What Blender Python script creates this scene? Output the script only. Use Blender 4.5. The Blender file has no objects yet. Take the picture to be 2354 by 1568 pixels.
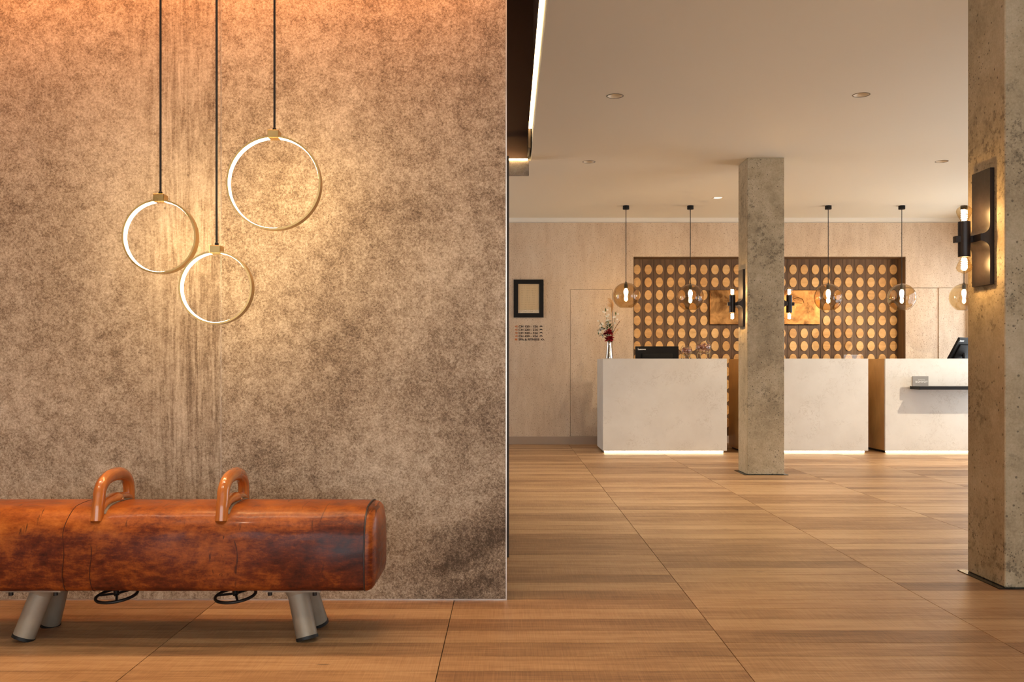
import bpy, bmesh, math, random
from mathutils import Vector, Matrix, Euler

random.seed(7)
PI = math.pi
SC = bpy.context.scene
COL = SC.collection

# ---------------------------------------------------------------- camera
F, VX, VY, H = 2150.0, 1168.5, 845.0, 1.05      # focal length and vanishing point of the 2354x1568 frame, eye height
cam_d = bpy.data.cameras.new('camera')
cam_d.sensor_fit = 'HORIZONTAL'; cam_d.sensor_width = 36.0
cam_d.lens = F / 2354.0 * 36.0
cam_d.shift_x = (1177.0 - VX) / 2354.0
cam_d.shift_y = (VY - 784.0) / 2354.0
cam_d.clip_start = 0.05; cam_d.clip_end = 200
cam = bpy.data.objects.new('camera', cam_d)
cam.location = (0, 0, H); cam.rotation_euler = (PI/2, 0, 0)
COL.objects.link(cam); SC.camera = cam

def PX(px, y): return (px - VX) * y / F          # world X of a picture column at distance y
def PZ(py, y): return H + (VY - py) * y / F      # world height of a picture row at distance y

# ---------------------------------------------------------------- world, exposure
W = bpy.data.worlds.new('world'); SC.world = W; W.use_nodes = True
bg = W.node_tree.nodes['Background']
bg.inputs[0].default_value = (0.93, 0.97, 1.0, 1)
bg.inputs[1].default_value = 2.9
SC.view_settings.view_transform = 'Standard'
SC.view_settings.look = 'None'
SC.view_settings.gamma = 1.0
SC.view_settings.use_curve_mapping = False
SC.view_settings.exposure = 0.35
try:
    SC.cycles.use_denoising = True
    SC.cycles.max_bounces = 7
    SC.cycles.diffuse_bounces = 4
    SC.cycles.glossy_bounces = 3
    SC.cycles.transparent_max_bounces = 12
    SC.cycles.use_adaptive_sampling = True
    SC.cycles.adaptive_threshold = 0.09
    SC.cycles.adaptive_min_samples = 20
    SC.cycles.caustics_reflective = False
    SC.cycles.caustics_refractive = False
    SC.cycles.sample_clamp_indirect = 6.0
except Exception:
    pass

def add_light(name, kind, loc, power, color, aim=None, **kw):
    d = bpy.data.lights.new(name, kind); d.energy = power; d.color = color
    for k, v in kw.items(): setattr(d, k, v)
    o = bpy.data.objects.new(name, d); o.location = loc
    if aim is not None:
        o.rotation_euler = (Vector(aim) - Vector(loc)).to_track_quat('-Z', 'Y').to_euler()
    COL.objects.link(o); return o

def portal(name, loc, aim, sx, sy):
    o = add_light(name, 'AREA', loc, 1.0, (1, 1, 1), aim, shape='RECTANGLE', size=sx, size_y=sy)
    o.data.cycles.is_portal = True
    return o

WARM = (1.0, 0.66, 0.36); WARM2 = (1.0, 0.82, 0.60); ORANGE = (1.0, 0.30, 0.05)
CEIL = 3.10
# daylight openings of the hall
portal('front_window_portal', (1.0, -3.45, 1.55), (1.0, 5, 1.55), 8.6, 2.7)
portal('side_window_portal', (6.32, 11.16, 1.3), (0, 11.16, 1.3), 3.1, 2.5)
portal('corridor_window_portal', (-3.66, 11.05, 1.3), (0, 11.05, 1.3), 2.5, 2.5)
portal('side_window_portal', (6.32, 6.6, 1.3), (0, 6.6, 1.3), 3.6, 2.5)  # opening added so daylight bounces off the floor onto the ceiling
# lobby ceiling slots: one added for the horse, one washing the stone wall
add_light('added_bench_highlight', 'AREA', (-1.35, 3.28, 3.055), 6.5, WARM2, (-1.35, 3.28, 0), shape='RECTANGLE', size=2.8, size_y=0.03, spread=1.6)  # unseen lamp, put in for the highlight along the horse's shoulder
add_light('slot_wash', 'AREA', (-1.60, 4.00, 3.06), 23, ORANGE, (-1.60, 4.06, 0), shape='RECTANGLE', size=3.2, size_y=0.03)
# recessed ceiling spots (only those in SPOTS have housings in the ceiling)
SPOTS = [(0.806, 7.06, 110), (2.654, 7.03, 110), (0.804, 9.32, 170), (4.31, 9.30, 100)]
for i, (x, y, p) in enumerate(SPOTS):
    add_light('ceiling_spot', 'SPOT', (x, y, CEIL - 0.006), p, WARM2, (x, y + 0.02, 0), spot_size=1.75, spot_blend=0.8, shadow_soft_size=0.04)
for (x, y, p, ax, ay, az) in [(-1.9, 1.9, 45, -1.9, 2.75, 0), (-0.6, 1.9, 45, -0.6, 2.75, 0), (0.9, 1.9, 42, 0.9, 2.75, 0), (6.05, 9.15, 380, 4.5, 11.4, 0.7), (1.75, 9.9, 60, 1.75, 11.5, 0.6)]:  # unseen, without housings; the last is added to brighten the left counters
    add_light('ceiling_spot', 'SPOT', (x, y, CEIL - 0.01), p, WARM2, (ax, ay, az), spot_size=1.15, spot_blend=0.5, shadow_soft_size=0.025)

# ================================================================ helpers
def srgb(r, g, b):
    def c(v):
        v /= 255.0
        return v / 12.92 if v <= 0.04045 else ((v + 0.055) / 1.055) ** 2.4
    return (c(r), c(g), c(b), 1.0)

class NT:
    def __init__(self, name):
        self.m = bpy.data.materials.new(name); self.m.use_nodes = True
        self.t = self.m.node_tree
        self.b = self.t.nodes['Principled BSDF']; self.out = self.t.nodes['Material Output']
    def put(self, node, key, v):
        s = node.inputs[key]
        if isinstance(v, bpy.types.NodeSocket): self.t.links.new(v, s)
        else: s.default_value = v
    def n(self, kind, ins=None, **attrs):
        nd = self.t.nodes.new(kind)
        for k, v in attrs.items(): setattr(nd, k, v)
        for k, v in (ins or {}).items(): self.put(nd, k, v)
        return nd
    def set(self, **kw):
        for k, v in kw.items(): self.put(self.b, k.replace('_', ' '), v)
        return self
    def math(self, op, a, b=0.0, c=0.0, clamp=False):
        nd = self.n('ShaderNodeMath', operation=op, use_clamp=clamp)
        self.put(nd, 0, a); self.put(nd, 1, b)
        if op in ('MULTIPLY_ADD', 'SMOOTH_MIN', 'SMOOTH_MAX', 'WRAP'): self.put(nd, 2, c)
        return nd.outputs[0]
    def step(self, v, lo, hi, a=0.0, b=1.0):
        nd = self.n('ShaderNodeMapRange', interpolation_type='SMOOTHSTEP')
        self.put(nd, 0, v); self.put(nd, 1, lo); self.put(nd, 2, hi); self.put(nd, 3, a); self.put(nd, 4, b)
        return nd.outputs[0]
    def pos(self): return self.n('ShaderNodeNewGeometry').outputs['Position']
    def obj(self): return self.n('ShaderNodeTexCoord').outputs['Object']
    def mapping(self, v, scale=(1, 1, 1), loc=(0, 0, 0), rot=(0, 0, 0)):
        return self.n('ShaderNodeMapping', {'Vector': v, 'Scale': scale, 'Location': loc, 'Rotation': rot}).outputs[0]
    def noise(self, v, scale, detail=4, rough=0.55, dist=0.0):
        return self.n('ShaderNodeTexNoise', {'Vector': v, 'Scale': scale, 'Detail': detail, 'Roughness': rough, 'Distortion': dist}).outputs[0]
    def voro(self, v, scale, feature='F1', out=0, rnd=1.0):
        return self.n('ShaderNodeTexVoronoi', {'Vector': v, 'Scale': scale, 'Randomness': rnd}, feature=feature).outputs[out]
    def ramp(self, v, stops):
        nd = self.n('ShaderNodeValToRGB', {0: v}); cr = nd.color_ramp
        while len(cr.elements) < len(stops): cr.elements.new(0.5)
        for e, (p, c) in zip(cr.elements, stops): e.position = p; e.color = c
        return nd.outputs[0]
    def mix(self, f, a, b, mode='MIX'):
        nd = self.n('ShaderNodeMix', data_type='RGBA', blend_type=mode)
        self.put(nd, 0, f); self.put(nd, 6, a); self.put(nd, 7, b)
        return nd.outputs[2]
    def bump(self, h, strength=0.2, dist=0.01):
        nd = self.n('ShaderNodeBump', {'Height': h, 'Strength': strength, 'Distance': dist})
        self.t.links.new(nd.outputs[0], self.b.inputs['Normal']); return nd
    def sep(self, v):
        return self.n('ShaderNodeSeparateXYZ', {0: v}).outputs

MB_SMOOTH = 35
class MB:
    """collects shapes; build() links them as one mesh object"""
    def __init__(self): self.bm = bmesh.new()
    def box(self, x0, x1, y0, y1, z0, z1, bev=0.0, seg=1):
        vs = [self.bm.verts.new(p) for p in [(x0,y0,z0),(x1,y0,z0),(x1,y1,z0),(x0,y1,z0),(x0,y0,z1),(x1,y0,z1),(x1,y1,z1),(x0,y1,z1)]]
        fs = [self.bm.faces.new([vs[i] for i in q]) for q in [(3,2,1,0),(4,5,6,7),(0,1,5,4),(1,2,6,5),(2,3,7,6),(3,0,4,7)]]
        if bev > 0:
            es = list({e for f in fs for e in f.edges})
            bmesh.ops.bevel(self.bm, geom=es, offset=bev, segments=seg, affect='EDGES', profile=0.5)
        return self
    def lathe(self, prof, c=(0,0,0), n=24, axis='Z'):
        """prof: (r, z) from bottom to top"""
        rings = []
        for r, z in prof:
            if r < 1e-6: rings.append([self.bm.verts.new(self._ax(c, 0, 0, z, axis))])
            else: rings.append([self.bm.verts.new(self._ax(c, r*math.cos(2*PI*i/n), r*math.sin(2*PI*i/n), z, axis)) for i in range(n)])
        for a, b in zip(rings[:-1], rings[1:]):
            for i in range(n):
                j = (i + 1) % n
                q = [a[i % len(a)], a[j % len(a)], b[j % len(b)], b[i % len(b)]]
                u = []
                for v in q:
                    if v not in u: u.append(v)
                if len(u) > 2: self.bm.faces.new(u)
        return self
    def _ax(self, c, a, b, z, axis):
        if axis == 'Z': return (c[0]+a, c[1]+b, c[2]+z)
        if axis == 'X': return (c[0]+z, c[1]+a, c[2]+b)
        return (c[0]+b, c[1]+z, c[2]+a)
    def tube(self, pts, r, n=8, closed=False, caps=True, squash=None):
        pts = [Vector(p) for p in pts]; m = len(pts)
        rad = r if isinstance(r, (list, tuple)) else [r]*m
        rings = []; prev = None
        for i, p in enumerate(pts):
            if closed: t = pts[(i+1) % m] - pts[(i-1) % m]
            else: t = pts[min(i+1, m-1)] - pts[max(i-1, 0)]
            t.normalize()
            if prev is None:
                up = Vector((0,0,1)) if abs(t.z) < 0.9 else Vector((1,0,0))
                s = t.cross(up).normalized()
            else:
                s = (prev - t*prev.dot(t)).normalized()
            prev = s; u = t.cross(s)
            a, b = (1, 1) if squash is None else squash
            rings.append([self.bm.verts.new(p + (s*math.cos(2*PI*k/n)*a + u*math.sin(2*PI*k/n)*b)*rad[i]) for k in range(n)])
        for i in range(m if closed else m-1):
            a, b = rings[i], rings[(i+1) % m]
            for k in range(n): self.bm.faces.new([a[k], a[(k+1)%n], b[(k+1)%n], b[k]])
        if caps and not closed:
            self.bm.faces.new(rings[0][::-1]); self.bm.faces.new(rings[-1])
        return self
    def prism(self, poly, a0, a1, axis='Y'):
        """extrude 2-D polygon along axis. axis Y: poly=(x,z); X: (y,z); Z: (x,y)"""
        def P(u, v, a): return {'Y': (u, a, v), 'X': (a, u, v), 'Z': (u, v, a)}[axis]
        A = [self.bm.verts.new(P(u, v, a0)) for u, v in poly]
        B = [self.bm.verts.new(P(u, v, a1)) for u, v in poly]
        self.bm.faces.new(A); self.bm.faces.new(B[::-1])
        for i in range(len(poly)):
            j = (i+1) % len(poly); self.bm.faces.new([A[j], A[i], B[i], B[j]])
        return self
    def ball(self, c, r, sub=2, scale=(1,1,1)):
        ret = bmesh.ops.create_icosphere(self.bm, subdivisions=sub, radius=r)
        for v in ret['verts']: v.co = Vector((v.co.x*scale[0]+c[0], v.co.y*scale[1]+c[1], v.co.z*scale[2]+c[2]))
        return self
    def leaf(self, base, d, length, width, up=(0,0,1), bend=0.15):
        d = Vector(d).normalized(); s = d.cross(Vector(up)); s = s.normalized() if s.length > 1e-4 else Vector((1,0,0))
        nrm = s.cross(d); base = Vector(base)
        L = [base]; ws = [0.05, 0.8, 1.0, 0.7, 0.0]
        rows = []
        for i, w in enumerate(ws):
            t = i/(len(ws)-1); p = base + d*length*t - nrm*bend*length*t*t
            rows.append((self.bm.verts.new(p - s*width*w*0.5), self.bm.verts.new(p + nrm*width*0.08*w), self.bm.verts.new(p + s*width*w*0.5)))
        for a, b in zip(rows[:-1], rows[1:]):
            self.bm.faces.new([a[0], a[1], b[1], b[0]]); self.bm.faces.new([a[1], a[2], b[2], b[1]])
        return self
    def xform(self, M):
        bmesh.ops.transform(self.bm, matrix=M, verts=self.bm.verts); return self
    def build(self, name, mat, parent=None, smooth=True, sharp=MB_SMOOTH):
        bm = self.bm
        bmesh.ops.remove_doubles(bm, verts=bm.verts, dist=1e-6)
        bmesh.ops.recalc_face_normals(bm, faces=bm.faces)
        me = bpy.data.meshes.new(name)
        o = bpy.data.objects.new(name, me)
        if parent is not None:
            w = wloc(parent); o.parent = parent
            for v in bm.verts: v.co -= w
        else:
            xs = [v.co for v in bm.verts]
            base = Vector(((min(c.x for c in xs)+max(c.x for c in xs))/2, (min(c.y for c in xs)+max(c.y for c in xs))/2, min(c.z for c in xs)))
            for v in bm.verts: v.co -= base
            o.location = base
        if smooth:
            for f in bm.faces: f.smooth = True
            for e in bm.edges:
                if len(e.link_faces) == 2:
                    e.smooth = e.calc_face_angle(0) < math.radians(sharp)
        bm.to_mesh(me); bm.free()
        if mat: me.materials.append(mat)
        COL.objects.link(o); return o

def wloc(o):
    v = Vector((0,0,0))
    while o is not None: v += Vector(o.location); o = o.parent
    return v

def tag(o, label=None, cat=None, group=None, kind=None):
    if label: o['label'] = label
    if cat: o['category'] = cat
    if group: o['group'] = group
    if kind: o['kind'] = kind
    return o
def thing(name, loc, label, cat, group=None):
    o = bpy.data.objects.new(name, None); o.location = loc; o.empty_display_size = 0.1
    COL.objects.link(o); return tag(o, label, cat, group)
def struct(o): o['kind'] = 'structure'; return o
def copy_tree(o, loc, label=None):
    c = o.copy(); COL.objects.link(c); c.location = loc
    if label: c['label'] = label
    for ch in [x for x in o.children]:
        k = ch.copy(); COL.objects.link(k); k.parent = c
        for g in [x for x in ch.children]:
            s = g.copy(); COL.objects.link(s); s.parent = k
    return c

def text_mesh(body, size, depth=0.002, align='LEFT', space=1.0, bold=0.0):
    cu = bpy.data.curves.new('t', 'FONT'); cu.body = body; cu.size = size; cu.extrude = depth/2
    cu.align_x = align; cu.space_character = space; cu.offset = bold
    cu.resolution_u = 3
    ob = bpy.data.objects.new('t', cu); COL.objects.link(ob)
    dg = bpy.context.evaluated_depsgraph_get()
    me = bpy.data.meshes.new_from_object(ob.evaluated_get(dg))
    bpy.data.objects.remove(ob); bpy.data.curves.remove(cu)
    return me
def text_part(name, body, size, M, mat, parent=None, **kw):
    me = text_mesh(body, size, **kw); me.transform(M)
    o = bpy.data.objects.new(name, me); me.materials.clear(); me.materials.append(mat)
    if parent is not None:
        w = wloc(parent); me.transform(Matrix.Translation(-w)); o.parent = parent
    COL.objects.link(o); return o
FACE_CAM = Matrix.Rotation(PI/2, 4, 'X')          # text reading from -Y
def mb_add_mesh(mb, me): mb.bm.from_mesh(me)

# ================================================================ materials
def plain(name, col, rough=0.5, metal=0.0, **kw):
    t = NT(name); t.set(Base_Color=col, Roughness=rough, Metallic=metal)
    v = t.noise(t.pos(), 60, 3)
    t.put(t.b, 'Roughness', t.step(v, 0.2, 0.8, max(rough-0.05, 0), min(rough+0.05, 1)))
    for k, x in kw.items(): t.put(t.b, k.replace('_', ' '), x)
    return t.m
def emit(name, col, strength):
    t = NT(name); t.set(Base_Color=(0.8, 0.8, 0.8, 1), Roughness=0.5, Emission_Color=col, Emission_Strength=strength); return t.m
def glass(name, tint, rough=0.02, spec=1.0, rim=None):
    t = NT(name)
    tr = t.n('ShaderNodeBsdfTransparent', {0: tint})
    if rim is not None:
        lw = t.n('ShaderNodeLayerWeight', {0: 0.5}).outputs['Facing']
        t.put(tr, 0, t.mix(t.math('POWER', lw, 4.0), tint, rim))
    gl = t.n('ShaderNodeBsdfGlossy', {'Color': (1, 1, 1, 1), 'Roughness': rough})
    fc = t.n('ShaderNodeLayerWeight', {0: 0.5}).outputs['Facing']
    fr = t.math('MULTIPLY_ADD', t.math('POWER', fc, 5.0), 0.80, 0.04)
    mx = t.n('ShaderNodeMixShader', {0: t.math('MULTIPLY', fr, spec, clamp=True), 1: tr.outputs[0], 2: gl.outputs[0]})
    t.t.links.new(mx.outputs[0], t.out.inputs[0]); return t.m

def stone_slab(name, seed, streak):
    t = NT(name); p = t.mapping(t.pos(), loc=(seed*3.1, 0, seed*1.7)); raw = t.sep(t.pos())
    big = t.noise(p, 1.3, 5, 0.6, 0.4); mid = t.noise(p, 17, 7, 0.76, 0.25); fine = t.noise(p, 120, 4, 0.7); grit = t.noise(p, 420, 2, 0.6)
    f = t.math('MULTIPLY_ADD', big, 0.60, t.math('MULTIPLY_ADD', mid, 0.70, t.math('MULTIPLY_ADD', fine, 0.85, t.math('MULTIPLY', grit, 0.55))))
    f = t.math('SUBTRACT', f, 0.82)
    if streak:
        sv = t.noise(t.mapping(t.pos(), scale=(16, 1, 0.9)), 2.2, 7, 0.72, 0.55)
        sv2 = t.noise(t.mapping(t.pos(), scale=(60, 1, 5)), 1.6, 5, 0.7, 0.2)
        wob = t.noise(t.pos(), 1.4, 3)
        xs = t.math('MULTIPLY_ADD', wob, 0.16, raw[0])
        mask = t.math('MULTIPLY', t.step(xs, -1.72, -1.40), t.step(t.noise(t.mapping(t.pos(), scale=(1, 1, 0.5)), 1.9, 3), 0.30, 0.62, 0.35, 1.0))
        s = t.math('MULTIPLY_ADD', sv2, 0.50, t.math('MULTIPLY', sv, 1.10))
        s = t.math('SUBTRACT', s, 0.32)
        s = t.math('MULTIPLY_ADD', t.math('SUBTRACT', f, 0.5), 0.55, s)
        fm = t.n('ShaderNodeMix'); t.put(fm, 0, mask); t.put(fm, 2, f); t.put(fm, 3, s); f = fm.outputs[0]
    else:
        # dark trowel arcs low on the right
        dx = t.math('ADD', raw[0], 0.70); dz = t.math('SUBTRACT', raw[2], 1.16)
        d = t.math('SQRT', t.math('ADD', t.math('MULTIPLY', dx, dx), t.math('MULTIPLY', dz, dz)))
        d = t.math('MULTIPLY_ADD', t.noise(t.pos(), 5, 4), 0.10, d)
        arc = t.math('MULTIPLY', t.math('MULTIPLY', t.step(d, 0.94, 1.08), t.step(raw[0], -0.66, -0.2)), t.step(raw[2], 0.75, 0.45))
        wav = t.math('MULTIPLY_ADD', t.math('SINE', t.math('MULTIPLY', d, 40.0)), 0.22, 0.75)
        f = t.math('SUBTRACT', f, t.math('MULTIPLY', t.math('MULTIPLY', arc, wav), 0.26))
    col = t.ramp(f, [(0.16, srgb(72, 56, 40)), (0.36, srgb(124, 105, 86)), (0.52, srgb(166, 148, 127)), (0.70, srgb(198, 183, 163)), (0.9, srgb(224, 213, 197))])
    fl = t.voro(t.mapping(t.pos(), scale=(1, 1, 1)), 38); flm = t.math('MULTIPLY', t.step(fl, 0.10, 0.04), t.step(t.noise(t.pos(), 6, 3), 0.5, 0.62))
    col = t.mix(t.math('MULTIPLY', flm, 0.7), col, srgb(222, 210, 196))
    dk = t.voro(t.mapping(t.pos(), loc=(3, 1, 5)), 9); col = t.mix(t.math('MULTIPLY', t.step(dk, 0.07, 0.03), 0.6), col, srgb(84, 66, 52))
    t.set(Base_Color=col, Roughness=0.62); t.put(t.b, 'Specular IOR Level', 0.35)
    t.bump(f, 0.25, 0.004); return t.m

def concrete(name, c0, c1, c2, pits=True, scale=1.0, seed=0.0):
    t = NT(name); p = t.mapping(t.pos(), loc=(seed, seed*0.7, seed*1.3), scale=(scale,)*3)
    big = t.noise(p, 2.2, 5, 0.6, 0.5); mid = t.noise(p, 14, 6, 0.7); fine = t.noise(p, 90, 4, 0.65)
    f = t.math('MULTIPLY_ADD', big, 0.55, t.math('MULTIPLY_ADD', mid, 0.35, t.math('MULTIPLY', fine, 0.30)))
    col = t.ramp(f, [(0.40, c0), (0.60, c1), (0.78, c2)])
    if pits:
        v = t.voro(p, 55); gate = t.step(t.noise(p, 3.0, 3), 0.42, 0.60)
        pm = t.math('MULTIPLY', t.step(v, 0.24, 0.12), gate)
        v2 = t.voro(t.mapping(p, loc=(5, 2, 1)), 22); pm = t.math('MAXIMUM', pm, t.math('MULTIPLY', t.step(v2, 0.15, 0.10), 0.9))
        col = t.mix(t.math('MULTIPLY', pm, 0.72), col, srgb(62, 48, 36))
        st = t.math('MULTIPLY', t.step(t.noise(p, 26, 5, 0.75), 0.50, 0.62), t.step(t.noise(t.mapping(p, loc=(9, 3, 4)), 2.6, 4), 0.50, 0.60))
        col = t.mix(t.math('MULTIPLY', st, 0.65), col, srgb(84, 74, 58))
        t.bump(t.math('SUBTRACT', f, t.math('MULTIPLY', pm, 0.8)), 0.35, 0.006)
    t.set(Base_Color=col, Roughness=0.6); return t.m

def speckled_wall():
    t = NT('pressed_wood_panel'); p = t.pos()
    v = t.noise(t.mapping(p, scale=(1, 1, 0.55)), 100, 4, 0.72, 0.5); big = t.noise(t.mapping(p, scale=(1.4, 1, 0.25)), 1.6, 5, 0.6); mid = t.noise(t.mapping(p, scale=(1, 1, 0.3)), 14, 5)
    base = t.ramp(t.math('MULTIPLY_ADD', big, 0.6, t.math('MULTIPLY', mid, 0.4)), [(0.36, srgb(194, 172, 148)), (0.50, srgb(210, 190, 166)), (0.66, srgb(220, 203, 182))])
    col = t.mix(t.math('MULTIPLY', t.step(v, 0.56, 0.65), 0.85), base, srgb(138, 104, 80))
    col = t.mix(t.math('MULTIPLY', t.step(v, 0.43, 0.34), 0.5), col, srgb(228, 212, 196))
    t.set(Base_Color=col, Roughness=0.55); t.bump(v, 0.12, 0.002); return t.m

def plank_mat():
    t = NT('oak_plank'); p = t.pos()
    oi = t.n('ShaderNodeObjectInfo').outputs['Random']; isl = t.n('ShaderNodeNewGeometry').outputs['Random Per Island']
    r = t.math('FRACT', t.math('MULTIPLY_ADD', oi, 7.31, t.math('MULTIPLY', isl, 13.7)))
    r2 = t.math('FRACT', t.math('MULTIPLY', r, 17.13))
    off = t.n('ShaderNodeCombineXYZ', {0: t.math('MULTIPLY', r, 31.0), 1: t.math('MULTIPLY', r2, 17.0), 2: 0.0}).outputs[0]
    q = t.n('ShaderNodeVectorMath', {0: p, 1: off}, operation='ADD').outputs[0]
    grain = t.noise(t.mapping(q, scale=(1.6, 22, 1)), 1.6, 6, 0.62, 0.35); fine = t.noise(t.mapping(q, scale=(7, 120, 1)), 1.5, 4, 0.6)
    saw = t.noise(t.mapping(q, scale=(150, 3.0, 1)), 1.6, 3, 0.6, 0.15)
    blotch = t.noise(t.mapping(q, scale=(1.2, 4, 1)), 1.5, 4)
    f = t.math('MULTIPLY_ADD', grain, 0.46, t.math('MULTIPLY_ADD', fine, 0.26, t.math('MULTIPLY_ADD', blotch, 0.40, t.math('MULTIPLY', t.math('SUBTRACT', saw, 0.5), 0.30))))
    f = t.math('MULTIPLY_ADD', t.math('SUBTRACT', r2, 0.5), 0.25, f)
    col = t.ramp(f, [(0.28, srgb(104, 74, 48)), (0.45, srgb(144, 108, 74)), (0.60, srgb(170, 134, 95)), (0.78, srgb(192, 158, 118))])
    kn = t.voro(t.mapping(q, scale=(1.1, 3.6, 1)), 1.6); col = t.mix(t.math('MULTIPLY', t.step(kn, 0.060, 0.02), 0.75), col, srgb(70, 48, 34))
    t.set(Base_Color=col, Roughness=t.step(f, 0.3, 0.8, 0.46, 0.36)); t.put(t.b, 'Specular IOR Level', 0.45)
    t.bump(t.math('MULTIPLY_ADD', saw, 0.6, t.math('MULTIPLY', grain, 0.5)), 0.22, 0.002); return t.m

def leather_mat(name, dark=0.0, seed=0):
    t = NT(name); p = t.mapping(t.pos(), loc=(seed, 0, 0))
    a = t.noise(t.mapping(p, scale=(1, 1, 1.1)), 4.5, 8, 0.74, 0.3); b = t.noise(t.mapping(p, scale=(0.7, 1, 2.4)), 22, 6, 0.72, 0.2); c = t.noise(p, 150, 3)
    z = t.sep(t.pos())[2]; nz = t.sep(t.n('ShaderNodeNewGeometry').outputs['True Normal'])
    f = t.math('MULTIPLY_ADD', a, 0.75, t.math('MULTIPLY_ADD', b, 0.45, t.math('MULTIPLY', c, 0.08)))
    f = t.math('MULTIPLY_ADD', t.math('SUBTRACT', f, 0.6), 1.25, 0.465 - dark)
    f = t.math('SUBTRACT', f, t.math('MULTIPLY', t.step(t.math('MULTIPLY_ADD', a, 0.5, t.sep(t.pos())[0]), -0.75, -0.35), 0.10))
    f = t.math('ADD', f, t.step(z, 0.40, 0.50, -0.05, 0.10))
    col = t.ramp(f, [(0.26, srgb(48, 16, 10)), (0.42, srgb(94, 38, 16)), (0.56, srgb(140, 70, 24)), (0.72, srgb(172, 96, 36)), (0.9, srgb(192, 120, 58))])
    # old nicks and folds
    nk = t.noise(t.mapping(p, scale=(7, 1, 2.2), rot=(0, 0.5, 0)), 3.4, 3, 0.5, 1.2); nm = t.math('MULTIPLY', t.step(nk, 0.655, 0.70), t.step(t.noise(p, 4.5, 2), 0.45, 0.58))
    col = t.mix(t.math('MULTIPLY', nm, 0.75), col, srgb(40, 14, 12))
    t.set(Base_Color=col, Roughness=t.step(b, 0.3, 0.75, 0.30, 0.46)); t.put(t.b, 'Coat Weight', 0.13); t.put(t.b, 'Coat Roughness', 0.13); t.put(t.b, 'Specular IOR Level', 0.22)
    t.bump(t.math('MULTIPLY_ADD', b, 0.6, t.math('MULTIPLY', c, 0.25)), 0.16, 0.005); return t.m

def wood_mat(name, c0, c1, c2, scale=(30, 30, 1.2), rough=0.45, vary=0.25, coat=0.0):
    t = NT(name); oi = t.n('ShaderNodeObjectInfo').outputs['Random']
    off = t.n('ShaderNodeCombineXYZ', {0: t.math('MULTIPLY', oi, 23.0), 1: t.math('MULTIPLY', oi, 9.0), 2: t.math('MULTIPLY', oi, 41.0)}).outputs[0]
    q = t.n('ShaderNodeVectorMath', {0: t.pos(), 1: off}, operation='ADD').outputs[0]
    g = t.noise(t.mapping(q, scale=scale), 1.0, 6, 0.6, 0.3)
    f = t.math('MULTIPLY_ADD', t.math('SUBTRACT', oi, 0.5), vary, g)
    t.set(Base_Color=t.ramp(f, [(0.30, c0), (0.5, c1), (0.72, c2)]), Roughness=rough); t.put(t.b, 'Coat Weight', coat); t.put(t.b, 'Coat Roughness', 0.12)
    return t.m

def quartz_mat():
    t = NT('veined_quartz'); p = t.pos()
    d = t.noise(p, 3.5, 5, 0.6); w = t.noise(p, 12, 8, 0.7, 1.0)
    vein = t.math('MULTIPLY', t.step(t.math('ABSOLUTE', t.math('SUBTRACT', w, 0.5)), 0.013, 0.0), t.step(t.noise(t.mapping(p, loc=(4, 4, 4)), 5, 5), 0.46, 0.62))
    sp = t.step(t.voro(p, 60), 0.09, 0.04)
    col = t.ramp(d, [(0.30, srgb(208, 204, 197)), (0.70, srgb(218, 215, 209))])
    col = t.mix(t.math('MULTIPLY', t.math('MAXIMUM', vein, t.math('MULTIPLY', sp, 0.35)), 0.55), col, srgb(142, 124, 102))
    t.set(Base_Color=col, Roughness=0.35); return t.m

def metal_mat(name, c0, c1, rough=0.3, scale=(4, 4, 4), brushed=None):
    t = NT(name); p = t.pos(); v = t.noise(t.mapping(p, scale=scale), 1.0, 5, 0.6, 0.4)
    t.set(Base_Color=t.ramp(v, [(0.35, c0), (0.65, c1)]), Metallic=1.0, Roughness=t.step(v, 0.3, 0.7, rough*0.8, rough*1.25))
    if brushed: t.bump(t.noise(t.mapping(p, scale=brushed), 1.0, 3), 0.08, 0.002)
    return t.m

M = {}
M['slab_l'] = stone_slab('stone_slab_streaked', 1.0, True)
M['slab_r'] = stone_slab('stone_slab_smooth', 2.3, False)
M['wall'] = speckled_wall()
M['pillar'] = concrete('raw_concrete', srgb(134, 118, 92), srgb(180, 164, 134), srgb(206, 192, 166))
M['ceiling'] = plain('ceiling_paint', srgb(228, 222, 206), 0.8)
M['white'] = plain('white_paint', srgb(232, 228, 220), 0.7)
M['plain_wall'] = plain('beige_paint', srgb(196, 180, 160), 0.8)
M['dark_paint'] = plain('dark_brown_paint', srgb(92, 70, 58), 0.6)
M['grout'] = plain('dark_grout', srgb(74, 56, 42), 0.9)
M['plank'] = plank_mat()
M['trim'] = metal_mat('pale_steel_trim', srgb(190, 180, 170), srgb(214, 206, 196), 0.35)
M['steel_dark'] = metal_mat('dark_steel', srgb(60, 52, 46), srgb(84, 76, 70), 0.4)
M['steel_black'] = plain('black_steel', srgb(26, 25, 27), 0.22, 0.6)
M['beam'] = concrete('beam_metal', srgb(110, 98, 88), srgb(150, 138, 126), srgb(180, 170, 160), False, 6)
M['base'] = plain('baseboard_stone', srgb(168, 148, 130), 0.5)
M['niche_wood'] = wood_mat('smoked_oak_board', srgb(80, 58, 38), srgb(106, 78, 50), srgb(128, 98, 66), rough=0.5, vary=0.18)
M['disc'] = wood_mat('pale_maple_disc', srgb(206, 156, 94), srgb(226, 178, 112), srgb(236, 194, 132), scale=(6, 6, 30), rough=0.5, vary=0.25)
M['quartz'] = quartz_mat()
def half_metal(m, k):
    m.node_tree.nodes['Principled BSDF'].inputs['Metallic'].default_value = k; return m
M['brass_side'] = metal_mat('brushed_brass_sheet', srgb(196, 146, 84), srgb(228, 184, 120), 0.42, (3, 3, 1.5), (2, 90, 1))
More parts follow.
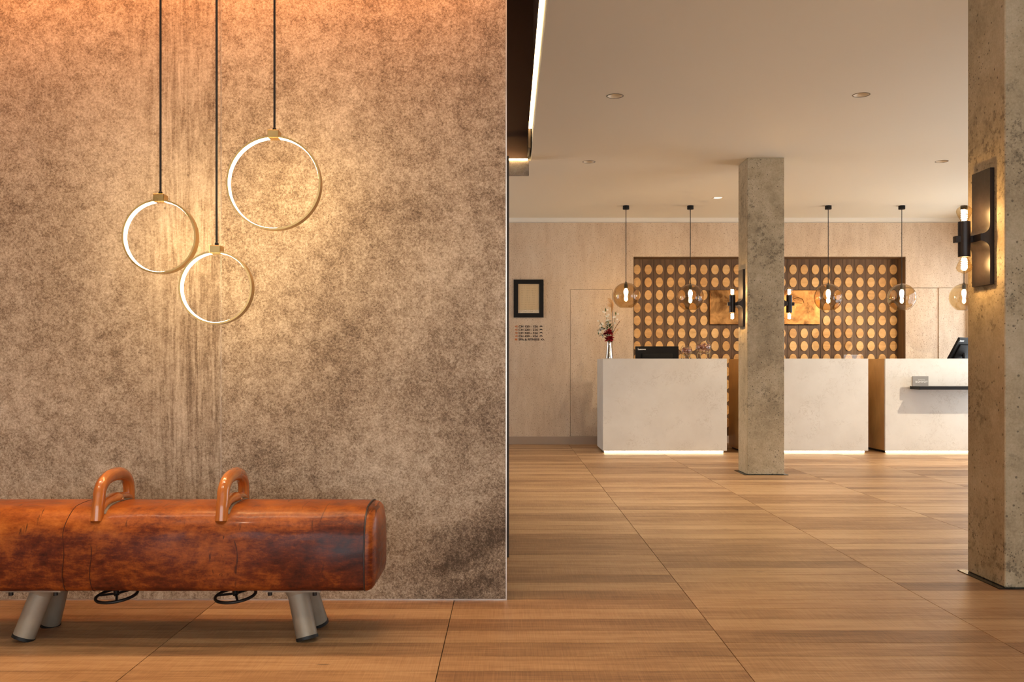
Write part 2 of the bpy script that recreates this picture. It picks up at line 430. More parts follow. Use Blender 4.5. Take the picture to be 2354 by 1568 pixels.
half_metal(M['brass_side'], 0.45)
M['brass'] = metal_mat('satin_brass', srgb(180, 146, 92), srgb(204, 172, 116), 0.32)
M['bronze'] = metal_mat('patinated_bronze', srgb(112, 70, 36), srgb(208, 152, 90), 0.30, (5, 5, 5))
M['black'] = plain('matte_black', srgb(17, 15, 14), 0.5, Specular_IOR_Level=0.25)
M['sconce'] = plain('dark_bronze_coat', srgb(46, 38, 36), 0.36, 0.3)
M['cord'] = plain('black_fabric_cord', srgb(14, 12, 14), 0.7)
M['led'] = emit('led_warm', (1.0, 0.78, 0.48, 1), 8.0)
M['led_ring'] = emit('led_ring', (1.0, 0.70, 0.34, 1), 55.0)
M['led_cove'] = emit('led_cove', (1.0, 0.66, 0.30, 1), 15.0)
M['led_orange'] = emit('led_slot', (1.0, 0.55, 0.22, 1), 6.0)
M['filament'] = emit('glowing_filament', (1.0, 0.64, 0.28, 1), 260.0)
M['globe_fil'] = emit('glowing_bulb', (1.0, 0.74, 0.46, 1), 165.0)
M['spot_lens'] = emit('spot_lens', (1.0, 0.9, 0.75, 1), 0.7)
M['globe'] = glass('amber_glass', (0.80, 0.68, 0.49, 1), 0.02, 1.8, (0.46, 0.36, 0.23, 1))
M['bulb'] = glass('tinted_bulb_glass', (0.97, 0.88, 0.72, 1), 0.02, 1.0, (0.80, 0.60, 0.35, 1))
M['clear'] = glass('clear_glass', (0.96, 0.95, 0.92, 1), 0.02, 2.2, (0.72, 0.62, 0.50, 1))
M['pane'] = glass('window_glass', (0.98, 0.985, 0.985, 1), 0.01, 0.25)
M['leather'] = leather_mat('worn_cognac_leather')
M['leather_end'] = leather_mat('worn_end_leather', -0.10, 4)
M['piping'] = plain('dark_leather_piping', srgb(44, 24, 18), 0.4)
M['seam'] = plain('stitched_seam', srgb(66, 26, 16), 0.4)
M['handle'] = wood_mat('varnished_beech', srgb(150, 78, 28), srgb(182, 104, 42), srgb(206, 134, 62), scale=(60, 3, 3), rough=0.22, vary=0.1, coat=0.8)
M['alu'] = half_metal(metal_mat('worn_aluminium', srgb(138, 128, 114), srgb(166, 156, 140), 0.55), 0.35)
M['iron'] = plain('dark_iron', srgb(40, 36, 34), 0.45, 0.5)
M['rubber'] = plain('black_rubber', srgb(16, 16, 17), 0.6)
M['chrome'] = metal_mat('polished_silver', srgb(196, 186, 172), srgb(220, 212, 200), 0.10)
M['plastic'] = plain('black_plastic', srgb(14, 12, 12), 0.55, Specular_IOR_Level=0.2)
M['print_white'] = plain('white_print', srgb(240, 240, 238), 0.5)
M['print_dark'] = plain('dark_print', srgb(52, 34, 24), 0.5)
M['print_copper'] = plain('copper_print', srgb(196, 112, 58), 0.4, 0.2)
M['red'] = plain('red_petal', srgb(150, 14, 28), 0.6)
M['petal'] = plain('white_petal', srgb(236, 232, 220), 0.6)
M['green'] = plain('green_leaf', srgb(74, 96, 48), 0.5)
M['dark_leaf'] = plain('dark_leaf', srgb(56, 46, 34), 0.6)
M['dry'] = plain('dry_grass', srgb(214, 168, 112), 0.8)
M['twig'] = plain('brown_twig', srgb(104, 66, 40), 0.7)
M['card'] = plain('grey_card', srgb(138, 134, 130), 0.5)
M['acrylic'] = glass('acrylic', (0.95, 0.93, 0.9, 1), 0.03, 1.0)
M['downlight'] = plain('downlight_rim', srgb(70, 60, 50), 0.35, 0.3)
M['cone'] = plain('cream_reflector', srgb(224, 206, 178), 0.35)
def paper_mat():
    t = NT('printed_paper'); p = t.sep(t.obj()); q = t.obj()
    line = t.step(t.math('ABSOLUTE', t.math('SUBTRACT', t.math('FRACT', t.math('MULTIPLY', p[2], 42.0)), 0.5)), 0.16, 0.08)
    inx = t.math('MULTIPLY', t.step(p[0], -0.105, -0.095), t.step(p[0], 0.105, 0.095))
    g = t.step(t.noise(t.mapping(q, scale=(60, 1, 5)), 1.0, 3), 0.42, 0.6)
    f = t.math('MULTIPLY', t.math('MULTIPLY', line, inx), g)
    t.set(Base_Color=t.mix(t.math('MULTIPLY', f, 0.45), srgb(222, 198, 158), srgb(110, 86, 60)), Roughness=0.6); return t.m
M['paper'] = paper_mat()
def potpourri_mat():
    t = NT('dried_petals'); r = t.n('ShaderNodeNewGeometry').outputs['Random Per Island']
    t.set(Base_Color=t.ramp(r, [(0.0, srgb(86, 34, 30)), (0.35, srgb(150, 80, 64)), (0.6, srgb(206, 150, 120)), (0.8, srgb(120, 60, 50)), (1.0, srgb(228, 196, 160))]), Roughness=0.6); return t.m
M['potpourri'] = potpourri_mat()

# ================================================================ the setting
YB = 12.79            # back wall
YN = 13.06            # back of the niche
XR = 6.26             # right wall
XL = -3.6             # left end of the hall
YF = -3.5             # facade behind the camera
YS = 4.22             # face of the stone wall

# ---- floor: planks laid in a straight grid
fl = struct(MB().box(XL-0.2, XR+0.3, YF-0.2, 13.3, -0.10, -0.010).build('floor', M['grout'], smooth=False))
PLX, PLY, X0, Y0 = 1.0668, 0.1665, 0.823, 3.902
g = 0.0017
proto = MB().box(-PLX/2+g, PLX/2-g, -PLY/2+g, PLY/2-g, -0.010, 0.0).build('plank', M['plank'], smooth=False)
proto.location = (0, 0, 0)
for v in proto.data.vertices: pass
pm = proto.data
zc = min(v.co.z for v in pm.vertices)
for v in pm.vertices: v.co.z += -0.010 - zc
far = bmesh.new(); first = True
flw = wloc(fl)
kx0 = math.floor((XL - X0)/PLX); kx1 = math.ceil((XR - X0)/PLX)
ky0 = math.floor((YF - Y0)/PLY); ky1 = math.ceil((13.1 - Y0)/PLY)
for ky in range(ky0, ky1):
    for kx in range(kx0, kx1):
        cx = X0 + (kx+0.5)*PLX; cy = Y0 + (ky+0.5)*PLY
        x0, x1 = max(cx-PLX/2, XL), min(cx+PLX/2, XR)
        if x1 - x0 < 0.02: continue
        near = 2.95 < cy < 6.35 and (abs(cx) - PLX/2 < 0.56*cy + 0.1) and (cy < 4.3 or cx > -0.2) and cx - PLX/2 >= XL and cx + PLX/2 <= XR
        if near:
            o = proto if first else proto.copy()
            if not first: COL.objects.link(o)
            first = False
            o.parent = fl; o.location = Vector((cx, cy, 0)) - flw
        else:
            if cx - PLX/2 < XL or cx + PLX/2 > XR: a, b = x0 + g, x1 - g
            else: a, b = cx-PLX/2+g, cx+PLX/2-g
            z0, z1 = -0.010, 0.0
            vs = [far.verts.new(p) for p in [(a,cy-PLY/2+g,z0),(b,cy-PLY/2+g,z0),(b,cy+PLY/2-g,z0),(a,cy+PLY/2-g,z0),(a,cy-PLY/2+g,z1),(b,cy-PLY/2+g,z1),(b,cy+PLY/2-g,z1),(a,cy+PLY/2-g,z1)]]
            for q in [(4,5,6,7),(0,1,5,4),(1,2,6,5),(2,3,7,6),(3,0,4,7)]: far.faces.new([vs[i] for i in q])
mbf = MB(); mbf.bm.free(); mbf.bm = far
tag(mbf.build('plank_field', M['plank'], fl, smooth=False), kind='stuff')

# ---- stone wall of two slabs with pale steel edge trim
XE = PX(1165, YS); XSEAM = PX(508, YS)
wl = struct(MB().box(XL, XE-0.004, YS+0.012, YS+0.14, 0, CEIL).build('wall_left', M['plain_wall'], smooth=False))
MB().box(XL, XSEAM-0.0012, YS, YS+0.012, 0.006, CEIL).build('stone_slab', M['slab_l'], wl, smooth=False)
MB().box(XSEAM+0.0012, XE-0.005, YS, YS+0.012, 0.006, CEIL).build('stone_slab', M['slab_r'], wl, smooth=False)
MB().box(XSEAM-0.0011, XSEAM+0.0011, YS+0.001, YS+0.012, 0.006, CEIL).build('joint_filler', M['trim'], wl, smooth=False)
MB().box(XE-0.005, XE, YS-0.002, YS+0.14, 0, CEIL).build('edge_trim', M['trim'], wl, smooth=False)
MB().box(XL, XE-0.005, YS-0.003, YS+0.012, 0, 0.006).build('edge_trim', M['trim'], wl, smooth=False)

# ---- dark steel screen behind the stone wall
sc = thing('steel_screen', (-0.03, 7.1, 0), 'dark steel screen edge standing just behind the right edge of the stone wall', 'screen')
MB().box(-0.060, -0.006, 5.17, 9.05, 0, 2.22).build('panel', M['steel_dark'], sc, smooth=False)
MB().box(-0.064, 0.0040, 5.17, 5.21, 0, 2.22).build('edge_post', M['steel_dark'], sc, smooth=False)

# ---- ceiling with round holes for the downlights
XO, YO = 0.222, 9.28      # edge and far end of the ceiling void
def ceil_piece(x0, x1, y0, y1):
    return struct(MB().box(x0, x1, y0, y1, CEIL, CEIL+0.24).build('ceiling', M['ceiling'], smooth=False))
cm = ceil_piece(XO, XR+0.3, YF-0.2, 13.3)
ceil_piece(XL-0.2, XO, YF-0.2, YS+0.14)
ceil_piece(XL-0.2, XO, YO, 13.3)
cut = MB()
for x, y, p in SPOTS: cut.lathe([(0, -0.1), (0.060, -0.1), (0.060, 0.10), (0, 0.10)], (x, y, CEIL), 32)
SQ = (PX(1650, 11.3), 11.3)
cut.box(SQ[0]-0.062, SQ[0]+0.062, 11.3-0.062, 11.3+0.062, CEIL-0.1, CEIL+0.09)
cutter = cut.build('cutter', None, smooth=False)
md = cm.modifiers.new('holes', 'BOOLEAN'); md.object = cutter; md.operation = 'DIFFERENCE'; md.solver = 'EXACT'
bpy.context.view_layer.update()
dg = bpy.context.evaluated_depsgraph_get()
newme = bpy.data.meshes.new_from_object(cm.evaluated_get(dg))
cm.modifiers.clear(); cm.data = newme
bpy.data.objects.remove(cutter)

# void above: dark painted shaft with a light line along its edge
wu = struct(MB().box(XL-0.2, XO+0.12, YO+0.01, YO+0.10, CEIL+0.24, 5.0).box(XL-0.2, XL-0.1, YS+0.14, YO, CEIL+0.24, 5.0).box(XO+0.02, XO+0.12, YS+0.14, YO+0.01, CEIL+0.24, 5.0)
            .box(XL-0.2, XO+0.12, YS+0.04, YS+0.14, CEIL+0.24, 5.0).box(XL-0.2, XO+0.12, YS+0.04, YO+0.10, 5.0, 5.06).build('wall_upper', M['dark_paint'], smooth=False))
MB().box(XL-0.2, XO-0.03, YO-0.012, YO, CEIL, CEIL+0.24).build('fascia_board', M['dark_paint'], wu, smooth=False)
lc = thing('light_line', (XO-0.01, 6.6, CEIL+0.21), 'long glowing light line along the edge of the dark ceiling opening', 'light')
MB().box(XO-0.030, XO-0.002, YS+0.15, 8.80, CEIL+0.200, CEIL+0.225).build('diffuser', M['led_cove'], lc, smooth=False)
MB().box(XO-0.034, XO-0.012, 8.801, YO-0.013, CEIL+0.02, CEIL+0.228).build('end_cap', M['steel_dark'], lc, smooth=False)
bm_ = thing('lit_beam', (-1.0, YO-0.10, PZ(402, 9.2)), 'short mottled grey beam with a white light strip at the far end of the ceiling opening', 'beam')
MB().box(-2.2, PX(1216, 9.2), 9.2, YO-0.02, PZ(402, 9.2), CEIL-0.012).build('beam_body', M['beam'], bm_, smooth=False)
MB().box(-2.2, PX(1213, 9.2), 9.2, YO-0.10, CEIL-0.012, CEIL+0.002).build('light_strip', M['led_cove'], bm_, smooth=False)

# lobby slot lamp above the frame
sl = thing('slot_lamp', (-1.6, 4.00, CEIL-0.03), 'orange linear slot lamp in the lobby ceiling above the stone wall', 'lamp')
MB().box(-3.2, 0.0, 3.98, 4.02, CEIL-0.018, CEIL).build('housing', M['black'], sl, smooth=False)
MB().box(-3.19, -0.01, 3.985, 4.015, CEIL-0.021, CEIL-0.018).build('diffuser', M['led_orange'], sl, smooth=False)
sl2 = thing('slot_lamp', (-1.35, 3.28, CEIL-0.03), 'unseen warm white linear slot lamp added above the pommel horse for its highlight', 'lamp')  # fixture of the added highlight lamp
MB().box(-2.75, 0.05, 3.26, 3.30, CEIL-0.018, CEIL).build('housing', M['black'], sl2, smooth=False)
MB().box(-2.74, 0.04, 3.265, 3.295, CEIL-0.021, CEIL-0.018).build('diffuser', M['led_cove'], sl2, smooth=False)

# ---- back wall round the niche, with flush doors
NX0, NX1, NTOP = PX(1456, YB), PX(2082, YB), PZ(590, YB)
WT = PZ(512, YB)
D0, D1, DT, DB = PX(1311, YB), PX(1408, YB), PZ(665, YB), PZ(1003, YB)
wb_m = MB()
TH = 0.06
wb_m.box(XL-0.2, D0, YB, YB+TH, 0, WT).box(D1, NX0, YB, YB+TH, 0, WT).box(D0, D1, YB, YB+TH, DT, WT).box(D0, D1, YB, YB+TH, 0, DB)
wb_m.box(NX0, NX1, YB, YB+TH, NTOP, WT)
wb_m.box(XL-0.2, XR+0.3, 13.2, 13.3, 0, CEIL)
wb = struct(wb_m.build('wall_back', M['wall'], smooth=False))
gp = 0.0035
d1 = struct(MB().box(D0+gp, D1-gp, YB+0.001, YB+0.04, DB+gp, DT-gp).build('door_1', M['wall'], smooth=False))
# right of the niche: one upper panel, two lower ones
PS, PV = PZ(662, YB), PX(2157, YB)
MB().box(NX1, XR+0.2, YB, YB+TH, PS+0.003, WT).build('wall_panel', M['wall'], wb, smooth=False)
MB().box(NX1, PV-0.002, YB+0.004, YB+TH, 0, PS-0.003).build('wall_panel', M['wall'], wb, smooth=False)
MB().box(PV+0.002, XR+0.2, YB-0.010, YB+TH, 0, PS-0.003).build('wall_panel', M['wall'], wb, smooth=False)
MB().box(NX1+0.01, XR+0.2, YB+TH, YB+TH+0.02, 0, WT).build('backing', M['dark_paint'], wb, smooth=False)
struct(MB().box(XL-0.2, XR+0.3, YB+0.012, YB+0.10, WT, CEIL).build('trim_1', M['white'], smooth=False))
struct(MB().box(XL, NX0, YB-0.014, YB, 0, DB-0.004).build('baseboard_back', M['base'], smooth=False))

# ---- niche: vertical boards with oval discs
DY = 13.04
nw = struct(MB().box(NX0-0.02, NX1+0.02, YN+0.001, YN+0.06, 0, NTOP+0.05).build('wall_niche', M['dark_paint'], smooth=False))
CX0, CDX, RZ0, RDZ = PX(1464, DY), 0.15527, PZ(620, DY), 0.1777
bproto = None
for c in range(24):
    xc = CX0 + c*CDX
    xa, xb = max(xc - CDX/2 + 0.0015, NX0), min(xc + CDX/2 - 0.0015, NX1)
    MB().box(xa, xb, YN-0.022, YN, 0.06, NTOP+0.02).build('board', M['niche_wood'], nw, smooth=False)
el = [(0.0503*math.cos(2*PI*i/28), 0.0697*math.sin(2*PI*i/28)) for i in range(28)]
dm = MB().prism(el, -0.016, 0.0, 'Y'); 
es = [e for e in dm.bm.edges if abs(e.verts[0].co.y+0.016) < 1e-5 and abs(e.verts[1].co.y+0.016) < 1e-5]
bmesh.ops.bevel(dm.bm, geom=es, offset=0.0025, segments=1, affect='EDGES')
disc = dm.build('oval_disc', M['disc']); disc.location = (0, 0, 0)
dz = [v.co.z for v in disc.data.vertices]; mid = (min(dz)+max(dz))/2
ymx = max(v.co.y for v in disc.data.vertices)
for v in disc.data.vertices: v.co.z -= mid; v.co.y -= ymx
first = True; nwl = wloc(nw)
for c in range(24):
    for r in range(13):
        if 7 <= c <= 16 and 2 <= r <= 4: continue
        if c == 0: pass
        o = disc if first else disc.copy()
        if not first: COL.objects.link(o)
        first = False; o.parent = nw
        o.location = Vector((CX0 + c*CDX, YN-0.022, RZ0 - r*RDZ)) - nwl
# reveals and skirting of the niche
MB().box(NX0, NX0+0.008, YB+0.001, YN-0.0225, 0, NTOP).box(NX1-0.008, NX1, YB+0.001, YN-0.0225, 0, NTOP).box(NX0+0.008, NX1-0.008, YB+0.001, YN-0.0225, NTOP-0.008, NTOP).build('reveal_lining', M['niche_wood'], nw, smooth=False)
MB().box(NX0+0.0085, NX1-0.0085, YN-0.034, YN-0.0225, 0, 0.10).build('skirting', M['white'], nw, smooth=False)

# ---- left, right and facade walls with windows
struct(MB().box(XL-0.2, XL, YF-0.2, 9.8, 0, CEIL).box(XL-0.2, XL, 12.3, 13.3, 0, CEIL).box(XL-0.2, XL, 9.8, 12.3, 2.55, CEIL).box(XL-0.2, XL, 9.8, 12.3, 0, 0.05).build('wall_side', M['plain_wall'], smooth=False))
w4 = struct(MB().box(XL-0.13, XL-0.08, 9.8, 9.86, 0.05, 2.55).box(XL-0.13, XL-0.08, 12.24, 12.3, 0.05, 2.55).box(XL-0.13, XL-0.08, 9.86, 12.24, 2.49, 2.55).box(XL-0.13, XL-0.08, 9.86, 12.24, 0.05, 0.11).build('window_4', M['black'], smooth=False))
MB().box(XL-0.108, XL-0.102, 9.86, 12.24, 0.11, 2.49).build('pane', M['pane'], w4, smooth=False)
wr_m = MB().box(XR, XR+0.2, YF-0.2, 4.8, 0, CEIL).box(XR, XR+0.2, 8.4, 9.6, 0, CEIL).box(XR, XR+0.2, 12.72, 13.3, 0, CEIL)
for a, b in ((4.8, 8.4), (9.6, 12.72)): wr_m.box(XR, XR+0.2, a, b, 2.55, CEIL).box(XR, XR+0.2, a, b, 0, 0.05)
wr = struct(wr_m.build('wall_right', M['plain_wall'], smooth=False))
for k, (a, b) in enumerate(((9.6, 12.72), (4.8, 8.4))):  # the nearer window is unseen, added to lighten the ceiling
    m_ = (a+b)/2
    wn = struct(MB().box(XR+0.08, XR+0.13, a, a+0.06, 0.05, 2.55).box(XR+0.08, XR+0.13, b-0.06, b, 0.05, 2.55).box(XR+0.08, XR+0.13, a+0.06, b-0.06, 2.49, 2.55).box(XR+0.08, XR+0.13, a+0.06, b-0.06, 0.05, 0.11).box(XR+0.08, XR+0.13, m_-0.03, m_+0.03, 0.11, 2.49).build('window_%d' % (k+1), M['black'], smooth=False))
    for p0, p1 in ((a+0.06, m_-0.03), (m_+0.03, b-0.06)): MB().box(XR+0.102, XR+0.108, p0, p1, 0.11, 2.49).build('pane', M['pane'], wn, smooth=False)
wf = struct(MB().box(XL-0.2, -3.3, YF-0.2, YF, 0, CEIL).box(5.3, XR+0.3, YF-0.2, YF, 0, CEIL).box(-3.3, 5.3, YF-0.2, YF, 2.9, CEIL).box(-3.3, 5.3, YF-0.2, YF, 0, 0.1).build('wall_front', M['plain_wall'], smooth=False))
w2m = MB()
for x in (-3.3, -1.58, 0.14, 1.86, 3.58, 5.24): w2m.box(x, x+0.06, YF-0.13, YF-0.08, 0.1, 2.9)
w2m.box(-3.3, 5.3, YF-0.13, YF-0.08, 2.84, 2.9).box(-3.3, 5.3, YF-0.13, YF-0.08, 0.1, 0.16)
w3 = struct(w2m.build('window_3', M['black'], smooth=False))
xs3 = (-3.3, -1.58, 0.14, 1.86, 3.58, 5.24)
for a, b in zip(xs3[:-1], xs3[1:]): MB().box(a+0.06, b, YF-0.108, YF-0.102, 0.16, 2.84).build('pane', M['pane'], w3, smooth=False)

# ================================================================ concrete pillars
def pillar(x, y, label):
    w = 0.361
    t = thing('concrete_pillar', (x + w/2, y + w/2, 0), label, 'pillar', 'concrete pillars of the hall')
    MB().box(x, x+w, y, y+w, 0.004, CEIL, 0.004).build('shaft', M['pillar'], t, smooth=False)
    MB().box(x-0.036, x+w+0.036, y-0.018, y+w+0.036, 0, 0.004).build('base_plate', M['steel_black'], t, smooth=False)
    return t
PXR = 2.36; PYR = 4.444; PYM = 9.14; PXM = 2.337
pillar(PXR, PYR, 'large raw concrete pillar cut off by the right edge of the picture')
pillar(PXM, PYM, 'slimmer looking concrete pillar standing in front of the reception counters')

# ================================================================ pillar sconces
def bulb_prof():
    return [(0.0135, 0.0), (0.016, 0.008), (0.024, 0.022), (0.033, 0.040), (0.0375, 0.055), (0.035, 0.066), (0.026, 0.075), (0.012, 0.081), (0.004, 0.085), (0.0, 0.087)]
def sconce(face_x, yc, zb, label, flip=False):
    s = thing('wall_sconce', (face_x, yc, zb), label, 'sconce', 'twin bulb sconces on the pillars')
    w, hh, tk, vm, a, r = 0.089, 0.567, 0.021, 0.229, 0.017, 0.045
    prof = [(0, 0), (tk, 0)]
    for i in range(9):
        q = PI/2*i/8; prof.append((tk + r - r*math.cos(q), vm - a - r + r*math.sin(q)))
    for i in range(9):
        q = PI/2*(1 - i/8); prof.append((tk + r - r*math.cos(q), vm + a + r - r*math.sin(q)))
    prof += [(tk, hh), (0, hh)]
    sg = -1.0
    X = lambda u: face_x + sg*u
    MB().prism([(X(u), zb+v) for u, v in prof], yc-w, yc+w, 'Y').build('back_plate', M['sconce'], s)
    MB().box(min(X(0.06), X(0.152)), max(X(0.06), X(0.152)), yc-0.016, yc+0.016, zb+vm-0.0165, zb+vm+0.0165, 0.002).build('arm', M['sconce'], s, smooth=False)
    tc = (X(0.103), yc, zb+vm)
    hl = 0.0875
    MB().lathe([(0, -hl+0.004), (0.024, -hl+0.004), (0.024, -hl), (0.029, -hl), (0.029, hl), (0.024, hl), (0.024, hl-0.004), (0, hl-0.004)], tc, 28).build('lamp_tube', M['sconce'], s)
    for up in (1, -1):
        pr = [(rr, up*(hl - 0.003 + z)) for rr, z in bulb_prof()]
        b = MB().lathe(pr, tc, 24).build('bulb', M['bulb'], s)
        hel = []
        for i in range(44):
            t = i/43; an = t*PI*2*4.5
            hel.append((tc[0]+0.0125*math.cos(an), tc[1]+0.0125*math.sin(an), tc[2]+up*(hl+0.012+0.046*t)))
        MB().tube(hel, 0.0026, 5).build('filament', M['filament'], b)
    if flip: s.rotation_euler = (0, 0, PI)
    return s
sconce(PXR, PYR+0.186, 1.455, 'dark metal twin bulb sconce on the large right hand pillar')
sconce(PXM, PYM+0.186, 1.455, 'dark metal twin bulb sconce on the left face of the middle pillar')
s3 = sconce(PXM+0.361, PYM+0.186, 1.455, 'twin bulb sconce peeking out behind the right edge of the middle pillar', True)

# ================================================================ ring pendants
def ring_pendant(px, pyc, rpx, y, label):
    R = rpx*y/F; cx, cz = PX(px, y), PZ(pyc, y)
    t = thing('ring_pendant', (cx, y, cz - R), label, 'pendant lamp', 'glowing ring pendants before the stone wall')
    n = 72; dpt = 0.021
    def band(ro, ri, d):
        m = MB(); rr = []
        for i in range(n):
            c_, s_ = math.cos(2*PI*i/n), math.sin(2*PI*i/n)
            rr.append([m.bm.verts.new((cx+q*c_, yy, cz+q*s_)) for q, yy in ((ro, y-d), (ro, y+d), (ri, y+d), (ri, y-d))])
        for i in range(n):
            a, b = rr[i], rr[(i+1) % n]
            for k in range(4): m.bm.faces.new([a[k], a[(k+1)%4], b[(k+1)%4], b[k]])
        return m
    band(R, R-0.0070, dpt).build('brass_hoop', M['brass'], t)
    band(R-0.0071, R-0.0079, dpt-0.005).build('light_band', M['led_ring'], t)
    top = cz + R
    MB().box(cx-0.022, cx+0.022, y-0.026, y+0.026, top-0.010, top+0.022, 0.0015).build('brass_block', M['brass'], t, smooth=False)
    MB().lathe([(0, 0), (0.008, 0), (0.008, 0.010), (0.005, 0.014), (0, 0.014)], (cx, y, top+0.022), 16).build('cord_grip', M['black'], t)
    MB().tube([(cx, y, top+0.036), (cx, y, CEIL-0.03)], 0.0047, 8).build('cord', M['cord'], t)
    MB().lathe([(0, 0), (0.05, 0), (0.05, 0.03), (0, 0.03)], (cx, y, CEIL-0.03), 24).build('ceiling_rose', M['black'], t)
ring_pendant(369, 545, 85, 3.84, 'leftmost glowing brass ring pendant of the three on black cords')
ring_pendant(498, 662, 84, 3.74, 'lowest glowing brass ring pendant of the three, hanging in the middle')
ring_pendant(631, 422, 108, 3.80, 'largest and highest glowing brass ring pendant, on the right')

# ================================================================ pommel horse
HX0, HX1, HYC = -2.10, -0.54, 3.69
def horse_profile():
    hw, zb, zt, rt, rb = 0.190, 0.208, 0.505, 0.105, 0.028
    pts = []
    def arc(cy, cz, r, a0, a1, n):
        for i in range(n+1):
            a = a0 + (a1-a0)*i/n; pts.append([cy + r*math.cos(a), cz + r*math.sin(a)])
    arc(hw-rb, zb+rb, rb, -PI/2, 0, 5)
    for k in range(1, 5): pts.append([hw + 0.006*math.sin(PI*k/5), zb+rb + (zt-rt-zb-rb)*k/5])
    arc(hw-rt, zt-rt, rt, 0, PI/2, 10)
    for k in range(1, 6): pts.append([(hw-rt)*(1-2*k/6), zt])
    arc(-hw+rt, zt-rt, rt, PI/2, PI, 10)
    for k in range(1, 5): pts.append([-hw - 0.006*math.sin(PI*k/5), zt-rt - (zt-rt-zb-rb)*k/5])
    arc(-hw+rb, zb+rb, rb, PI, 1.5*PI, 5)
    for p in pts:
        if p[1] > 0.40: p[1] += 0.018*max(0, math.cos(p[0]/hw*PI/2))
    return pts
HP = horse_profile()
horse = thing('pommel_horse', (-1.32, HYC, 0), 'worn cognac leather pommel horse with two wooden grips on short grey legs', 'pommel horse')
bod = MB(); rings = []
nx = 60
for i in range(nx+1):
    x = HX0 + (HX1-HX0)*i/nx
    row = []
    for (py, pz) in HP:
        e = min(x-HX0, HX1-x); k = 1 - 0.012*math.exp(-e/0.03)
        dent = 0.0022*math.sin(x*9.0 + pz*14) + 0.0016*math.sin(x*23 - pz*31 + py*11)
        row.append(bod.bm.verts.new((x, HYC + py*k + (dent if py < 0 else -dent)*(1 if abs(py) > 0.15 else 0.3), 0.36 + (pz-0.36)*k)))
    rings.append(row)
for a, b in zip(rings[:-1], rings[1:]):
    for k in range(len(HP)):
        j = (k+1) % len(HP); bod.bm.faces.new([a[k], a[j], b[j], b[k]])
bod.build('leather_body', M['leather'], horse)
for sx, xe in ((1, HX1), (-1, HX0)):
    cp = MB(); rr = []
    steps = [(0, 0.988), (0.010, 0.985), (0.024, 0.955), (0.034, 0.88), (0.041, 0.72), (0.045, 0.45), (0.046, 0.15)]
    for dx, k in steps:
        rr.append([cp.bm.verts.new((xe + sx*dx, HYC + py*k, 0.37 + (pz-0.37)*k - 0.002)) for py, pz in HP])
    for a, b in zip(rr[:-1], rr[1:]):
        for q in range(len(HP)):
            j = (q+1) % len(HP); cp.bm.faces.new([a[q], a[j], b[j], b[q]])
    cp.bm.faces.new(rr[-1])
    cp.build('end_cap', M['leather_end'], horse)
    MB().tube([(xe, HYC + py*0.995, 0.362 + (pz-0.362)*0.995) for py, pz in HP], 0.0032, 6, closed=True).build('piping', M['piping'], horse)
for px in (146, 209):
    x = PX(px, 3.5)
    MB().tube([(x + 0.004*math.sin(pz*40), HYC + py*1.0, 0.36 + (pz-0.36)*1.0) for py, pz in HP], 0.0016, 5, closed=True).build('seam', M['seam'], horse)

